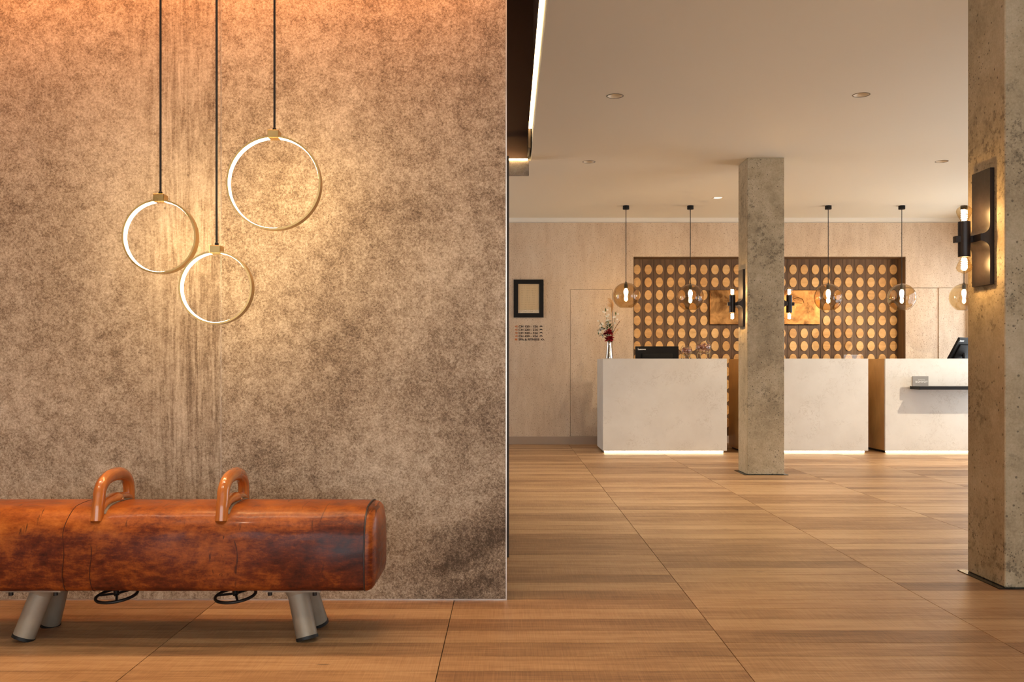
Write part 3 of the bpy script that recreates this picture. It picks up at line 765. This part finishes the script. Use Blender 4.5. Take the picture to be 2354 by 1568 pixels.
def top_at(y):
    u = y - HYC; best = 0.40
    for (a, b), (c, d) in zip(HP[:-1], HP[1:]):
        if b > 0.40 and d > 0.40 and min(a, c) - 1e-6 <= u <= max(a, c) + 1e-6 and abs(c-a) > 1e-6:
            best = max(best, b + (d-b)*(u-a)/(c-a))
    return best
for hx in (-1.553, -1.083):
    path = []; yf, yr = 3.535, 3.835
    path.append((hx, yf, top_at(yf)-0.012))
    for t_ in (0.25, 0.5, 0.75): path.append((hx, yf + 0.010*t_, 0.475 + 0.075*t_))
    cyh, czh, ra, rb_ = (yf+yr)/2 + 0.004, 0.545, (yr-yf)/2 - 0.010, 0.084
    for i in range(17):
        a = PI - PI*i/16
        ex = 0.82
        cy = math.copysign(abs(math.cos(a))**ex, math.cos(a)); sy = math.sin(a)**ex
        path.append((hx, cyh + ra*cy, czh + rb_*sy))
    for t_ in (0.75, 0.5, 0.25): path.append((hx, yr - 0.010*t_, 0.475 + 0.075*t_))
    path.append((hx, yr, top_at(yr)-0.012))
    # drop points that are too close
    pp = [path[0]]
    for q in path[1:]:
        if (Vector(q)-Vector(pp[-1])).length > 0.006: pp.append(q)
    hd = MB().tube(pp, [0.029]+[0.0265]*(len(pp)-2)+[0.029], 14, squash=(1.0, 0.86)).build('grip', M['handle'], horse, sharp=60)
    bpts = [(hx, y, top_at(y)+0.014) for y in [yf + (yr-yf)*k/12 for k in range(13)]]
    MB().tube(bpts, [0.020, 0.020, 0.0205, 0.021, 0.022, 0.025, 0.030, 0.025, 0.022, 0.021, 0.0205, 0.020, 0.020], 12, squash=(1.05, 0.8)).build('saddle', M['handle'], hd, sharp=60)
    st = MB()
    for k in range(12):
        y0, y1 = yf+0.012 + (yr-yf-0.024)*k/12, yf+0.012 + (yr-yf-0.024)*(k+1)/12
        za, zb2 = top_at(y0)+0.0005, top_at(y1)+0.0005
        v = [st.bm.verts.new(p) for p in [(hx-0.0265, y0, za), (hx+0.0265, y0, za), (hx+0.0265, y1, zb2), (hx-0.0265, y1, zb2), (hx-0.0265, y0, za+0.004), (hx+0.0265, y0, za+0.004), (hx+0.0265, y1, zb2+0.004), (hx-0.0265, y1, zb2+0.004)]]
        for q in [(3,2,1,0),(4,5,6,7),(0,1,5,4),(1,2,6,5),(2,3,7,6),(3,0,4,7)]: st.bm.faces.new([v[i] for i in q])
    st.build('metal_band', M['alu'], hd, smooth=False)
    MB().lathe([(0, 0), (0.009, 0), (0.009, 0.006), (0.006, 0.009), (0, 0.009)], (hx+0.026, (yf+yr)/2+0.01, top_at(3.69)+0.004), 10).build('bolt', M['chrome'], hd)
    # hand wheel under the body
    hw_ = MB()
    c = Vector((hx+0.004, 3.70, 0.150)); tilt = Euler((math.radians(6), math.radians(-7), 0.4)).to_matrix()
    hw_.tube([c + tilt @ Vector((0.078*math.cos(2*PI*i/36), 0.078*math.sin(2*PI*i/36), 0)) for i in range(36)], 0.0062, 8, closed=True)
    hwo = hw_.build('hand_wheel', M['iron'], horse)
    for k in range(3):
        a = 2*PI*k/3 + 0.5
        MB().tube([c + Vector((0, 0, 0.006)), c + tilt @ Vector((0.076*math.cos(a), 0.076*math.sin(a), 0))], 0.005, 6).build('spoke', M['iron'], hwo)
    MB().tube([c, (hx, 3.69, 0.212)], 0.011, 10).build('spindle', M['iron'], hwo)
for sx, xt, xb in ((1, -0.822, -0.775), (-1, -1.808, -1.865)):
    MB().box(min(xt-0.11, xt+0.11), max(xt-0.11, xt+0.11), 3.545, 3.835, 0.198, 0.207).build('mount_plate', M['alu'], horse, smooth=False)
    for yt, yb in ((3.64, 3.60), (3.77, 3.805)):
        top, bot = Vector((xt, yt, 0.196)), Vector((xb, yb, 0.014))
        d = (top-bot).normalized()
        lg = MB().tube([bot, top], 0.041, 20).build('leg', M['alu'], horse)
        fo = MB().tube([bot - d*0.010, bot + d*0.002], 0.043, 20)
        fo.build('rubber_foot', M['rubber'], lg)
        MB().tube([top - d*0.03, top - d*0.012, top], [0.041, 0.047, 0.056], 20).build('weld_collar', M['alu'], lg)
    for bx in (-0.085, 0.085):
        MB().lathe([(0, 0), (0.009, 0), (0.009, 0.016), (0, 0.016)], (xt+bx, 3.56, 0.183), 8).build('bolt', M['iron'], horse)

# ================================================================ reception counters
YC = 11.46; CT = PZ(824.5, YC)
def counter(x0, x1, label, brass):
    t = thing('reception_counter', ((x0+x1)/2, YC+0.37, 0), label, 'counter', 'pale quartz reception counters')
    pb = 0.030; dep = 0.74; ledge = 0.40
    MB().box(x0, x1, YC, YC+0.03, pb, CT, 0.002).build('front_panel', M['quartz'], t, smooth=False)
    MB().box(x0, x0+0.03, YC+0.0305, YC+dep, pb, CT).build('side_panel', M['brass_side'] if brass else M['quartz'], t, smooth=False)
    MB().box(x1-0.03, x1, YC+0.0305, YC+dep, pb, CT).build('side_panel', M['quartz'], t, smooth=False)
    MB().box(x0+0.0305, x1-0.0305, YC+0.0305, YC+ledge, CT-0.03, CT).build('top_ledge', M['quartz'], t, smooth=False)
    MB().box(x0+0.0305, x1-0.0305, YC+ledge, YC+dep, 0.73, 0.76).build('worktop', M['quartz'], t, smooth=False)
    MB().box(x0+0.0305, x1-0.0305, YC+ledge-0.02, YC+ledge, 0.10, CT-0.0305).build('inner_panel', M['brass_side'], t, smooth=False)
    MB().box(x0+0.04, x1-0.04, YC+0.05, YC+dep-0.02, 0.0, pb+0.02).build('plinth', M['steel_dark'], t, smooth=False)
    MB().box(x0+0.02, x1-0.04, YC+0.018, YC+0.048, 0.008, pb-0.004).build('light_strip', M['led'], t, smooth=False)
    return t
C1 = counter(PX(1386, YC), PX(1671, YC), 'reception counter on the left with vase and glass bowls on top', False)
C2 = counter(PX(1708, YC), PX(1996, YC), 'middle reception counter partly hidden behind the slim pillar', True)
C3 = counter(PX(2035, YC), PX(2323, YC), 'reception counter on the right carrying the black shelf', True)

# shelf and card on the right counter
shx0 = PX(2092, YC)
sh = MB().box(shx0, shx0+1.02, 11.19, YC-0.0005, PZ(896, 11.19), PZ(888.5, 11.19), 0.002).build('shelf', M['black'], C3, smooth=False)
sh['label'] = 'thin black shelf'
ST = PZ(888.5, 11.19)
cd = thing('desk_card', (PX(2116, 11.30), 11.30, ST), 'small grey card with white lettering standing on the black shelf', 'card')
cx0, cx1 = PX(2097.5, 11.30), PX(2134, 11.30)
ch = PZ(865, 11.30) - ST
MB().box(cx0, cx1, 11.295, 11.303, ST, ST+ch, 0.001).build('card_face', M['card'], cd, smooth=False)
MB().box(cx0-0.004, cx1, 11.305, 11.330, ST, ST+ch*0.93).build('card_backing', M['white'], cd, smooth=False)
text_part('lettering', 'BONVOY', 0.033, Matrix.Translation(((cx0+cx1)/2+0.012, 11.2945, ST+ch*0.36)) @ FACE_CAM, M['print_white'], cd, align='CENTER', depth=0.001, space=1.12)
text_part('lettering', 'MARRIOTT', 0.0135, Matrix.Translation(((cx0+cx1)/2+0.012, 11.2945, ST+ch*0.60)) @ FACE_CAM, M['print_white'], cd, align='CENTER', depth=0.001, space=1.35)

# clear acrylic stand on the middle counter
ay = 11.7
a0, a1 = PX(1940, ay), PX(1984, ay)
ac = thing('acrylic_stand', ((a0+a1)/2, ay, CT), 'low clear acrylic stand on the middle counter', 'stand')
MB().box(a0, a1, ay, ay+0.005, CT, CT+0.045).build('clear_panel', M['acrylic'], ac, smooth=False)
MB().box(a0, a1, ay-0.06, ay, CT, CT+0.004).build('clear_foot', M['acrylic'], ac, smooth=False)
MB().box(a0, a1, ay-0.002, ay+0.007, CT+0.0452, CT+0.0492).build('top_edge', M['print_white'], ac, smooth=False)

# ---- monitors seen from behind
def monitor(cx, cy, label, w, h, ztop, yaw, tilt, logo, roll=0.0):
    t = thing('computer_monitor', (cx, cy, 0.76), label, 'monitor', 'black computer monitors on the counters')
    # local frame: back of the screen faces -Y
    R = Matrix.Translation((cx, cy, ztop)) @ Matrix.Rotation(yaw, 4, 'Z') @ Matrix.Rotation(tilt, 4, 'X') @ Matrix.Rotation(roll, 4, 'Y')
    m = MB().box(-w/2, w/2, -0.014, 0.014, -h, 0, 0.004, 2); m.xform(R)
    sh_ = m.build('screen_back', M['plastic'], t, smooth=False)
    m = MB().box(-w*0.36, w*0.36, -0.034, -0.0142, -h*0.95, -h*0.27, 0.012, 2); m.xform(R); m.build('rear_housing', M['plastic'], t)
    tl = R @ Matrix.Translation((-w/2 + 0.03, -0.0148, -0.048)) @ FACE_CAM
    text_part('logo', logo, 0.034, tl, M['print_white'], sh_, depth=0.001, bold=0.0008)
    nb = R @ Vector((0, -0.03, -h*0.62))
    MB().tube([nb, (nb.x, nb.y-0.01, 0.90), (cx, cy, 0.772)], 0.020, 10).build('stand_neck', M['plastic'], t)
    MB().box(cx-0.11, cx+0.11, cy-0.09, cy+0.09, 0.76, 0.772, 0.003).build('stand_foot', M['plastic'], t, smooth=False)
    return t
my = 12.02
monitor(PX(1510, my), my, 'black computer monitor behind the left counter, seen from the back', PX(1559.5, my)-PX(1460.5, my), 0.33, PZ(796.5, my), 0.0, math.radians(-4), 'Lenovo')
monitor(5.93, 12.03, 'black computer monitor on the right counter, turned and cut by the pillar', 0.50, 0.33, PZ(777, my), math.radians(36), math.radians(29), 'Lenovo')

# ---- vase with flowers
vy = 11.64; vx = PX(1400.5, vy)
va = MB().lathe([(0, 0), (0.040, 0), (0.046, 0.006), (0.046, 0.02), (0.028, 0.17), (0.027, 0.205), (0.030, 0.212), (0.026, 0.210), (0.024, 0.17), (0.036, 0.03), (0, 0.025)], (vx, vy, CT), 28).build('silver_vase', M['chrome'])
tag(va, 'tapered silver vase holding flowers on the left counter', 'vase')
def V(px, py, dy=0.0): return Vector((PX(px, vy+dy), vy+dy, PZ(py, vy+dy)))
mouth = Vector((vx, vy, CT+0.10))
def stem(name, tip_px, tip_py, label, cat, dy=0.0, bow=(0, 0), mat='green', r=0.0022):
    tip = V(tip_px, tip_py, dy); mid = (mouth + Vector((0, 0, 0.13)))*0.55 + tip*0.45 + Vector((bow[0], 0, bow[1]))
    t = thing(name, (vx, vy, CT+0.03), label, cat, 'flowers in the silver vase')
    base = Vector((vx + (tip.x-vx)*0.04, vy + dy*0.1, CT+0.035)); rim = Vector((vx + max(-0.016, min(0.016, (tip.x-vx)*0.2)), vy + dy*0.12, CT+0.205))
    pts = [base, rim]
    for k in range(1, 9):
        q = k/8; pts.append(rim*(1-q)**2 + mid*2*q*(1-q) + tip*q*q)
    s_ = MB().tube(pts, r, 6).build('stem', M[mat], t)
    return t, pts
def carnation(px, py, label, dy, rad):
    t, pts = stem('red_carnation', px, py, label, 'flower', dy)
    m = MB(); c = pts[-1]
    for k in range(46):
        th, ph = random.uniform(0, 2*PI), random.uniform(-0.25, 1.3)
        d = Vector((math.cos(th)*math.cos(ph), math.sin(th)*math.cos(ph), math.sin(ph)*0.8))
        m.leaf(c + d*rad*0.15, d, rad*random.uniform(0.8, 1.1), rad*0.55, (random.uniform(-1,1), random.uniform(-1,1), 1), 0.3)
    m.build('petals', M['red'], t)
carnation(1398, 766, 'upper bright red carnation in the silver vase', -0.03, 0.055)
carnation(1402, 781, 'lower dark red carnation at the rim of the vase', -0.05, 0.058)
def blossoms(px, py, label, dy, along, n):
    t, pts = stem('white_blossom_sprig', px, py, label, 'flower', dy)
    m = MB(); lf = MB()
    for k in range(n):
        q = along + (1-along)*k/max(1, n-1); i = min(len(pts)-2, int(2 + q*(len(pts)-3)))
        c = Vector(pts[i]) + Vector((random.uniform(-0.03, 0.03), random.uniform(-0.025, 0.025), random.uniform(-0.02, 0.03)))
        for a in range(5):
            th = a*2*PI/5 + random.random()
            m.leaf(c, (math.cos(th), -0.4, math.sin(th)), 0.015, 0.014, (0, -1, 0.2), 0.1)
        th = random.uniform(0, 2*PI)
        lf.leaf(Vector(pts[i]), (math.cos(th), random.uniform(-.4, .4), math.sin(th)), 0.05, 0.014)
    m.build('blossoms', M['petal'], t); lf.build('leaves', M['green'], t)
blossoms(1391, 707, 'tall white blossom sprig at the top of the bouquet', 0.01, 0.45, 11)
blossoms(1377, 736, 'white blossom sprig leaning left in the bouquet', -0.02, 0.5, 9)
blossoms(1372, 758, 'low white blossom sprig at the left side of the bouquet', -0.01, 0.55, 8)
blossoms(1418, 716, 'pale blossom sprig bending right over the bouquet', 0.02, 0.7, 5)
def leafy(px, py, label, dy, n, mat, L, Wd):
    t, pts = stem('leafy_sprig', px, py, label, 'leaves', dy)
    m = MB()
    for k in range(n):
        i = random.randint(3, len(pts)-1); th = random.uniform(0.2, 2.9)
        m.leaf(pts[i], (math.cos(th), random.uniform(-0.5, 0.3), math.sin(th)), L*random.uniform(0.7, 1.1), Wd, bend=0.3)
    m.build('leaves', M[mat], t)
leafy(1390, 742, 'broad green leaves in the middle of the bouquet', -0.03, 13, 'green', 0.10, 0.035)
leafy(1401, 748, 'narrow green leaves beside the dried grass', 0.0, 11, 'green', 0.09, 0.024)
leafy(1396, 772, 'dark drooping leaves over the vase rim', -0.05, 6, 'dark_leaf', 0.06, 0.03)
t, pts = stem('pampas_plume', 1405, 712, 'feathery tan pampas plume arching above the bouquet', 'grass', 0.03, (0.02, 0.0), 'dry')
m = MB()
for k in range(90):
    q = k/89; b0 = Vector(pts[-1])*(0.55+0.45*q) + Vector(pts[-3])*(0.45-0.45*q)
    e = V(1394 + 9*random.random(), 684 + 22*random.random(), 0.03 + random.uniform(-0.03, 0.03))
    mid_ = (b0+e)/2 + Vector((0.022 + 0.02*random.random(), 0, 0.018))
    m.tube([b0, (b0+mid_)/2 + Vector((0.006, 0, 0.003)), mid_, (mid_+e)/2 + Vector((0.004, 0, 0.006)), e], [0.0010, 0.0010, 0.0009, 0.0007, 0.0004], 4)
m.build('plume', M['dry'], t)
for px, py, lb in ((1425, 738, 'brown curved twig reaching right in the bouquet'), (1421, 757, 'thin tan grass stem low on the right of the bouquet')):
    t, pts = stem('dry_twig', px, py, lb, 'twig', 0.0, (-0.03, 0.0), 'twig' if py < 750 else 'dry', 0.0035)
    m = MB()
    for k in range(7): m.leaf(pts[-1-k//2], (random.uniform(0.2, 1), random.uniform(-.3, .3), random.uniform(0.0, 0.9)), 0.045, 0.010)
    m.build('leaves', M['dry'], t)

# ---- glass bowls of dried petals on wire stands
def bowl(px, py, rpx, y, label, flat):
    cx, r = PX(px, y), rpx*y/F; cz = PZ(py, y)
    t = thing('glass_bowl', (cx, y, CT), label, 'bowl', 'glass bowls of dried petals on the left counter')
    zt, zb_ = r*0.80, -r*(0.86 if flat else 0.97)
    prof = [(0, zb_)]
    for i in range(15):
        z = zb_ + (zt-zb_)*i/14; prof.append((math.sqrt(max(r*r - z*z, 1e-6)), z))
    prof += [(prof[-1][0]+0.004, zt+0.004)]
    MB().lathe(prof, (cx, y, cz), 32).build('bowl_glass', M['clear'], t)
    m = MB()
    for k in range(150):
        while True:
            p = Vector((random.uniform(-1, 1), random.uniform(-1, 1), random.uniform(-0.85, 0.38)))
            if p.length < 0.86: break
        p = p*r + Vector((cx, y, cz))
        m.leaf(p, (random.uniform(-1,1), random.uniform(-1,1), random.uniform(-1,1)), 0.026, 0.018, (random.uniform(-1,1), 1, random.uniform(-1,1)), 0.4)
    # keep petals inside the glass
    for v in m.bm.verts:
        d = v.co - Vector((cx, y, cz))
        if d.length > r*0.94: v.co = Vector((cx, y, cz)) + d*(r*0.94/d.length)
    tag(m.build('dried_petals', M['potpourri'], t), kind='stuff')
    ringz = cz - r*0.60; rr = r*0.84
    st = MB().tube([(cx + rr*math.cos(2*PI*i/28), y + rr*math.sin(2*PI*i/28), ringz) for i in range(28)], 0.003, 6, closed=True).build('wire_ring', M['brass'], t)
    for k in range(4):
        a = PI/4 + k*PI/2 + 0.12
        q = (cx + rr*1.0*math.cos(a), y + rr*math.sin(a))
        lg = MB().tube([(q[0], q[1], CT+0.012), (q[0], q[1], ringz+0.03)], 0.003, 6).build('wire_leg', M['brass'], t)
        MB().lathe([(0, 0), (0.0055, 0), (0.0055, 0.012), (0, 0.012)], (q[0], q[1], CT), 8).build('foot', M['black'], lg)
bowl(1577.5, 806, 13.6, 11.66, 'smaller glass bowl of dried petals beside the monitor', False)
bowl(1617.5, 798.5, 18.2, 11.66, 'larger glass bowl of dried petals on a wire stand', True)

# ================================================================ globe pendants
def globe(px, py, rpx, label):
    y = 11.85; cx, cz, r = PX(px, y), PZ(py, y), rpx*y/F
    t = thing('globe_pendant', (cx, y, cz - r), label, 'pendant lamp', 'amber glass globe pendants above the counters')
    prof = []
    for i in range(25):
        a = -PI/2 + PI*i/24; z = math.sin(a)*r
        if z < -0.90*r: continue
        prof.append((max(math.cos(a)*r, 0.02 if a > 0 else 0.0), z))
    MB().lathe([(0, -0.905*r), (prof[0][0]*0.92, -0.905*r)] + prof, (cx, y, cz), 40).build('glass_globe', M['globe'], t, sharp=80)
    MB().lathe([(0, 0), (0.022, 0), (0.024, 0.03), (0.020, 0.07), (0.006, 0.085), (0, 0.085)], (cx, y, cz + r - 0.075), 18).build('lamp_holder', M['iron'], t)
    b0 = cz + r - 0.075
    MB().lathe([(0, -0.150), (0.007, -0.147), (0.011, -0.135), (0.014, -0.105), (0.021, -0.080), (0.027, -0.055), (0.027, -0.036), (0.021, -0.014), (0.010, -0.001), (0, 0.0)], (cx, y, b0-0.001), 18).build('glowing_bulb', M['globe_fil'], t)
    MB().tube([(cx, y, cz + r + 0.008), (cx, y, CEIL-0.045)], 0.0045, 8).build('cord', M['cord'], t)
    MB().lathe([(0, 0), (0.040, 0), (0.041, 0.004), (0.041, 0.045), (0, 0.045)], (cx, y, CEIL-0.045), 28).build('ceiling_cup', M['black'], t)
globe(1439, 680, 30.5, 'leftmost amber globe pendant, hanging above the vase')
globe(1587, 684, 31.0, 'amber globe pendant above the glass bowls, left of the slim pillar')
globe(1904, 684, 32.0, 'amber globe pendant just right of the slim pillar')
globe(2073, 684, 32.0, 'amber globe pendant at the right edge of the disc niche')
globe(2216, 684, 32.5, 'olive tinted globe pendant half hidden by the right pillar')

# ================================================================ ceiling downlights
def downlight(x, y, label, tilt):
    t = thing('downlight', (x, y, CEIL-0.002), label, 'downlight', 'recessed ceiling downlights')
    MB().lathe([(0.0585, 0.012), (0.0585, -0.002), (0.0635, -0.002), (0.0635, 0.0), (0.0605, 0.0)], (x, y, CEIL), 36).build('rim', M['downlight'], t)
    MB().lathe([(0.058, 0.0), (0.050, 0.02), (0.034, 0.05)], (x, y, CEIL), 32).build('reflector', M['cone'], t)
    MB().lathe([(0.036, 0.05), (0.030, 0.055), (0, 0.055)], (x, y, CEIL), 24).build('lens', M['spot_lens'], t)
labs = ['round ceiling downlight nearest the light line, front row', 'round ceiling downlight at the front right of the ceiling', 'round ceiling downlight left of the slim pillar, back row', 'round ceiling downlight beside the right pillar, back row']
for (x, y, p), lb in zip(SPOTS, labs): downlight(x, y, lb, 0)
sqd = thing('square_downlight', (SQ[0], SQ[1], CEIL-0.002), 'small square ceiling downlight left of the top of the slim pillar', 'downlight')
sm = MB()
for s_ in (-1, 1):
    sm.box(SQ[0]+min(s_*0.050, s_*0.064), SQ[0]+max(s_*0.050, s_*0.064), SQ[1]-0.064, SQ[1]+0.064, CEIL-0.002, CEIL+0.0)
    sm.box(SQ[0]-0.050, SQ[0]+0.050, SQ[1]+min(s_*0.050, s_*0.064), SQ[1]+max(s_*0.050, s_*0.064), CEIL-0.002, CEIL+0.0)
sm.build('frame', M['cone'], sqd, smooth=False)
MB().lathe([(0.050, 0.0), (0.03, 0.04), (0, 0.045)], (SQ[0], SQ[1], CEIL), 24).build('lens', M['spot_lens'], sqd)

# ================================================================ things on the back wall
fy = YB - 0.012
f0, f1, fb, ft = PX(1181, YB), PX(1249.5, YB), PZ(730, YB), PZ(643, YB)
fr = thing('framed_notice', ((f0+f1)/2, fy, fb), 'framed printed notice in a wide black frame on the speckled wall', 'picture frame')
bw = 0.060
MB().box(f0, f1, YB-0.022, YB-0.001, fb, fb+bw).box(f0, f1, YB-0.022, YB-0.001, ft-bw, ft).box(f0, f0+bw, YB-0.022, YB-0.001, fb+bw, ft-bw).box(f1-bw, f1, YB-0.022, YB-0.001, fb+bw, ft-bw).build('black_frame', M['black'], fr, smooth=False)
MB().box(f0+bw, f1-bw, YB-0.010, YB-0.002, fb+bw, ft-bw).build('printed_sheet', M['paper'], fr, smooth=False)
MB().box(f0+bw, f1-bw, YB-0.014, YB-0.012, fb+bw, ft-bw).build('glass_sheet', M['pane'], fr, smooth=False)

rows = [('CH 120 - 126', 750.6, 'left'), ('CH 220 - 226', 758.1, 'left'), ('CH 320 - 326', 765.5, 'left'), ('CH 420 - 426', 772.9, 'left'), ('SPA & FITNESS', 780.5, 'spa')]
ords = ['CH 120 - 126', 'CH 220 - 226', 'CH 320 - 326', 'CH 420 - 426', 'SPA & FITNESS']
sz = 0.0385
ly = YB - 0.0012
nth = ['topmost', 'second', 'third', 'fourth', 'bottom']
for ri, (body, py, kd) in enumerate(rows):
    zc = PZ(py, YB); zb_ = zc - 0.0135
    x0, x1 = PX(1192, YB), PX(1236.5 if kd == 'left' else 1239.5, YB)
    t = thing('wall_lettering', ((x0+x1)/2, ly, zb_), '%s dark lettering line with %s under the framed notice on the wall' % (nth[ri], 'room numbers' if kd == 'left' else 'spa and fitness'), 'lettering', 'direction lines on the speckled wall')
    me = text_mesh(body, sz, 0.002, 'LEFT', 1.0, 0.0010)
    w0 = max(v.co.x for v in me.vertices) - min(v.co.x for v in me.vertices); xm = min(v.co.x for v in me.vertices)
    me.transform(Matrix.Translation((x0, ly, zb_)) @ FACE_CAM @ Matrix.Diagonal(((x1-x0)/w0, 1, 1, 1)) @ Matrix.Translation((-xm, 0, 0)))
    me.transform(Matrix.Translation(-wloc(t)))
    o = bpy.data.objects.new('letters', me); me.materials.clear(); me.materials.append(M['print_dark']); o.parent = t; COL.objects.link(o)
    ia, ib = PX(1183.5, YB), PX(1189.5, YB); im = (ia+ib)/2
    if kd == 'left':
        MB().prism([(ia, zc), (ia+0.014, zc+0.012), (ia+0.014, zc-0.012)], ly-0.001, ly+0.001).build('arrow', M['print_copper'], t, smooth=False)
        MB().box(ib-0.015, ib, ly-0.001, ly+0.001, zc-0.013, zc+0.013).build('icon', M['print_copper'], t, smooth=False)
    else:
        MB().box(ia, ib, ly-0.001, ly+0.001, zc-0.012, zc+0.012, 0.0).build('icon', M['print_copper'], t, smooth=False)
    ra_, rb_ = (PX(1240.5, YB), PX(1247, YB)) if kd == 'left' else (PX(1243.5, YB), PX(1250.5, YB))
    rm = (ra_+rb_)/2; hw = (rb_-ra_)/2
    if kd == 'left':   # bed symbol
        MB().prism([(ra_, zc-0.010), (ra_, zc+0.002), (ra_+0.006, zc+0.011), (rb_-0.006, zc+0.011), (rb_, zc+0.002), (rb_, zc-0.010), (rb_-0.004, zc-0.010), (rb_-0.004, zc-0.003), (ra_+0.004, zc-0.003), (ra_+0.004, zc-0.010)], ly-0.001, ly+0.001).build('bed_symbol', M['print_dark'], t, smooth=False)
    else:              # flower-like spa symbol
        n = 24
        MB().prism([(rm + hw*(1.0 if i % 1 == 0 else 1)*math.cos(2*PI*i/n), zc + 0.014*math.sin(2*PI*i/n)*(1 - 0.45*abs(math.cos(2*PI*i/n)))) for i in range(n)], ly-0.001, ly+0.001).build('spa_symbol', M['print_dark'], t, smooth=False)
        MB().prism([(rm + 0.006*math.cos(2*PI*i/12), zc + 0.006*math.sin(2*PI*i/12)) for i in range(12)], ly-0.0022, ly-0.0011).build('spa_symbol_eye', M['wall'], t, smooth=False)

# bronze plaque in the niche
py0, py1 = YN-0.075, YN-0.0225
q0, q1, qb, qt = PX(1632, py0), PX(1885, py0), PZ(746, py0), PZ(667, py0)
pq = thing('bronze_plaque', ((q0+q1)/2, py0, qb), 'wide bronze plaque mounted on the disc covered niche behind the slim pillar', 'plaque')
MB().box(q0, q1, py0, py1, qb, qt, 0.006, 2).build('bronze_sheet', M['bronze'], pq, smooth=False)
ax, az = PX(1834, py0), PZ(697, py0)
arc_ = [(ax + 0.085*math.cos(PI*i/16), py0-0.001, az + 0.075*math.sin(PI*i/16)) for i in range(17)]
MB().tube(arc_, 0.004, 6).build('embossed_arc', M['bronze'], pq)
MB().tube([(ax-0.085, py0-0.001, az), (ax+0.06, py0-0.001, az)], 0.003, 6).build('embossed_line', M['bronze'], pq)
text_part('embossed_letter', 'F', 0.075, Matrix.Translation((PX(1826, py0), py0-0.001, PZ(711, py0))) @ FACE_CAM, M['brass'], pq, depth=0.004)
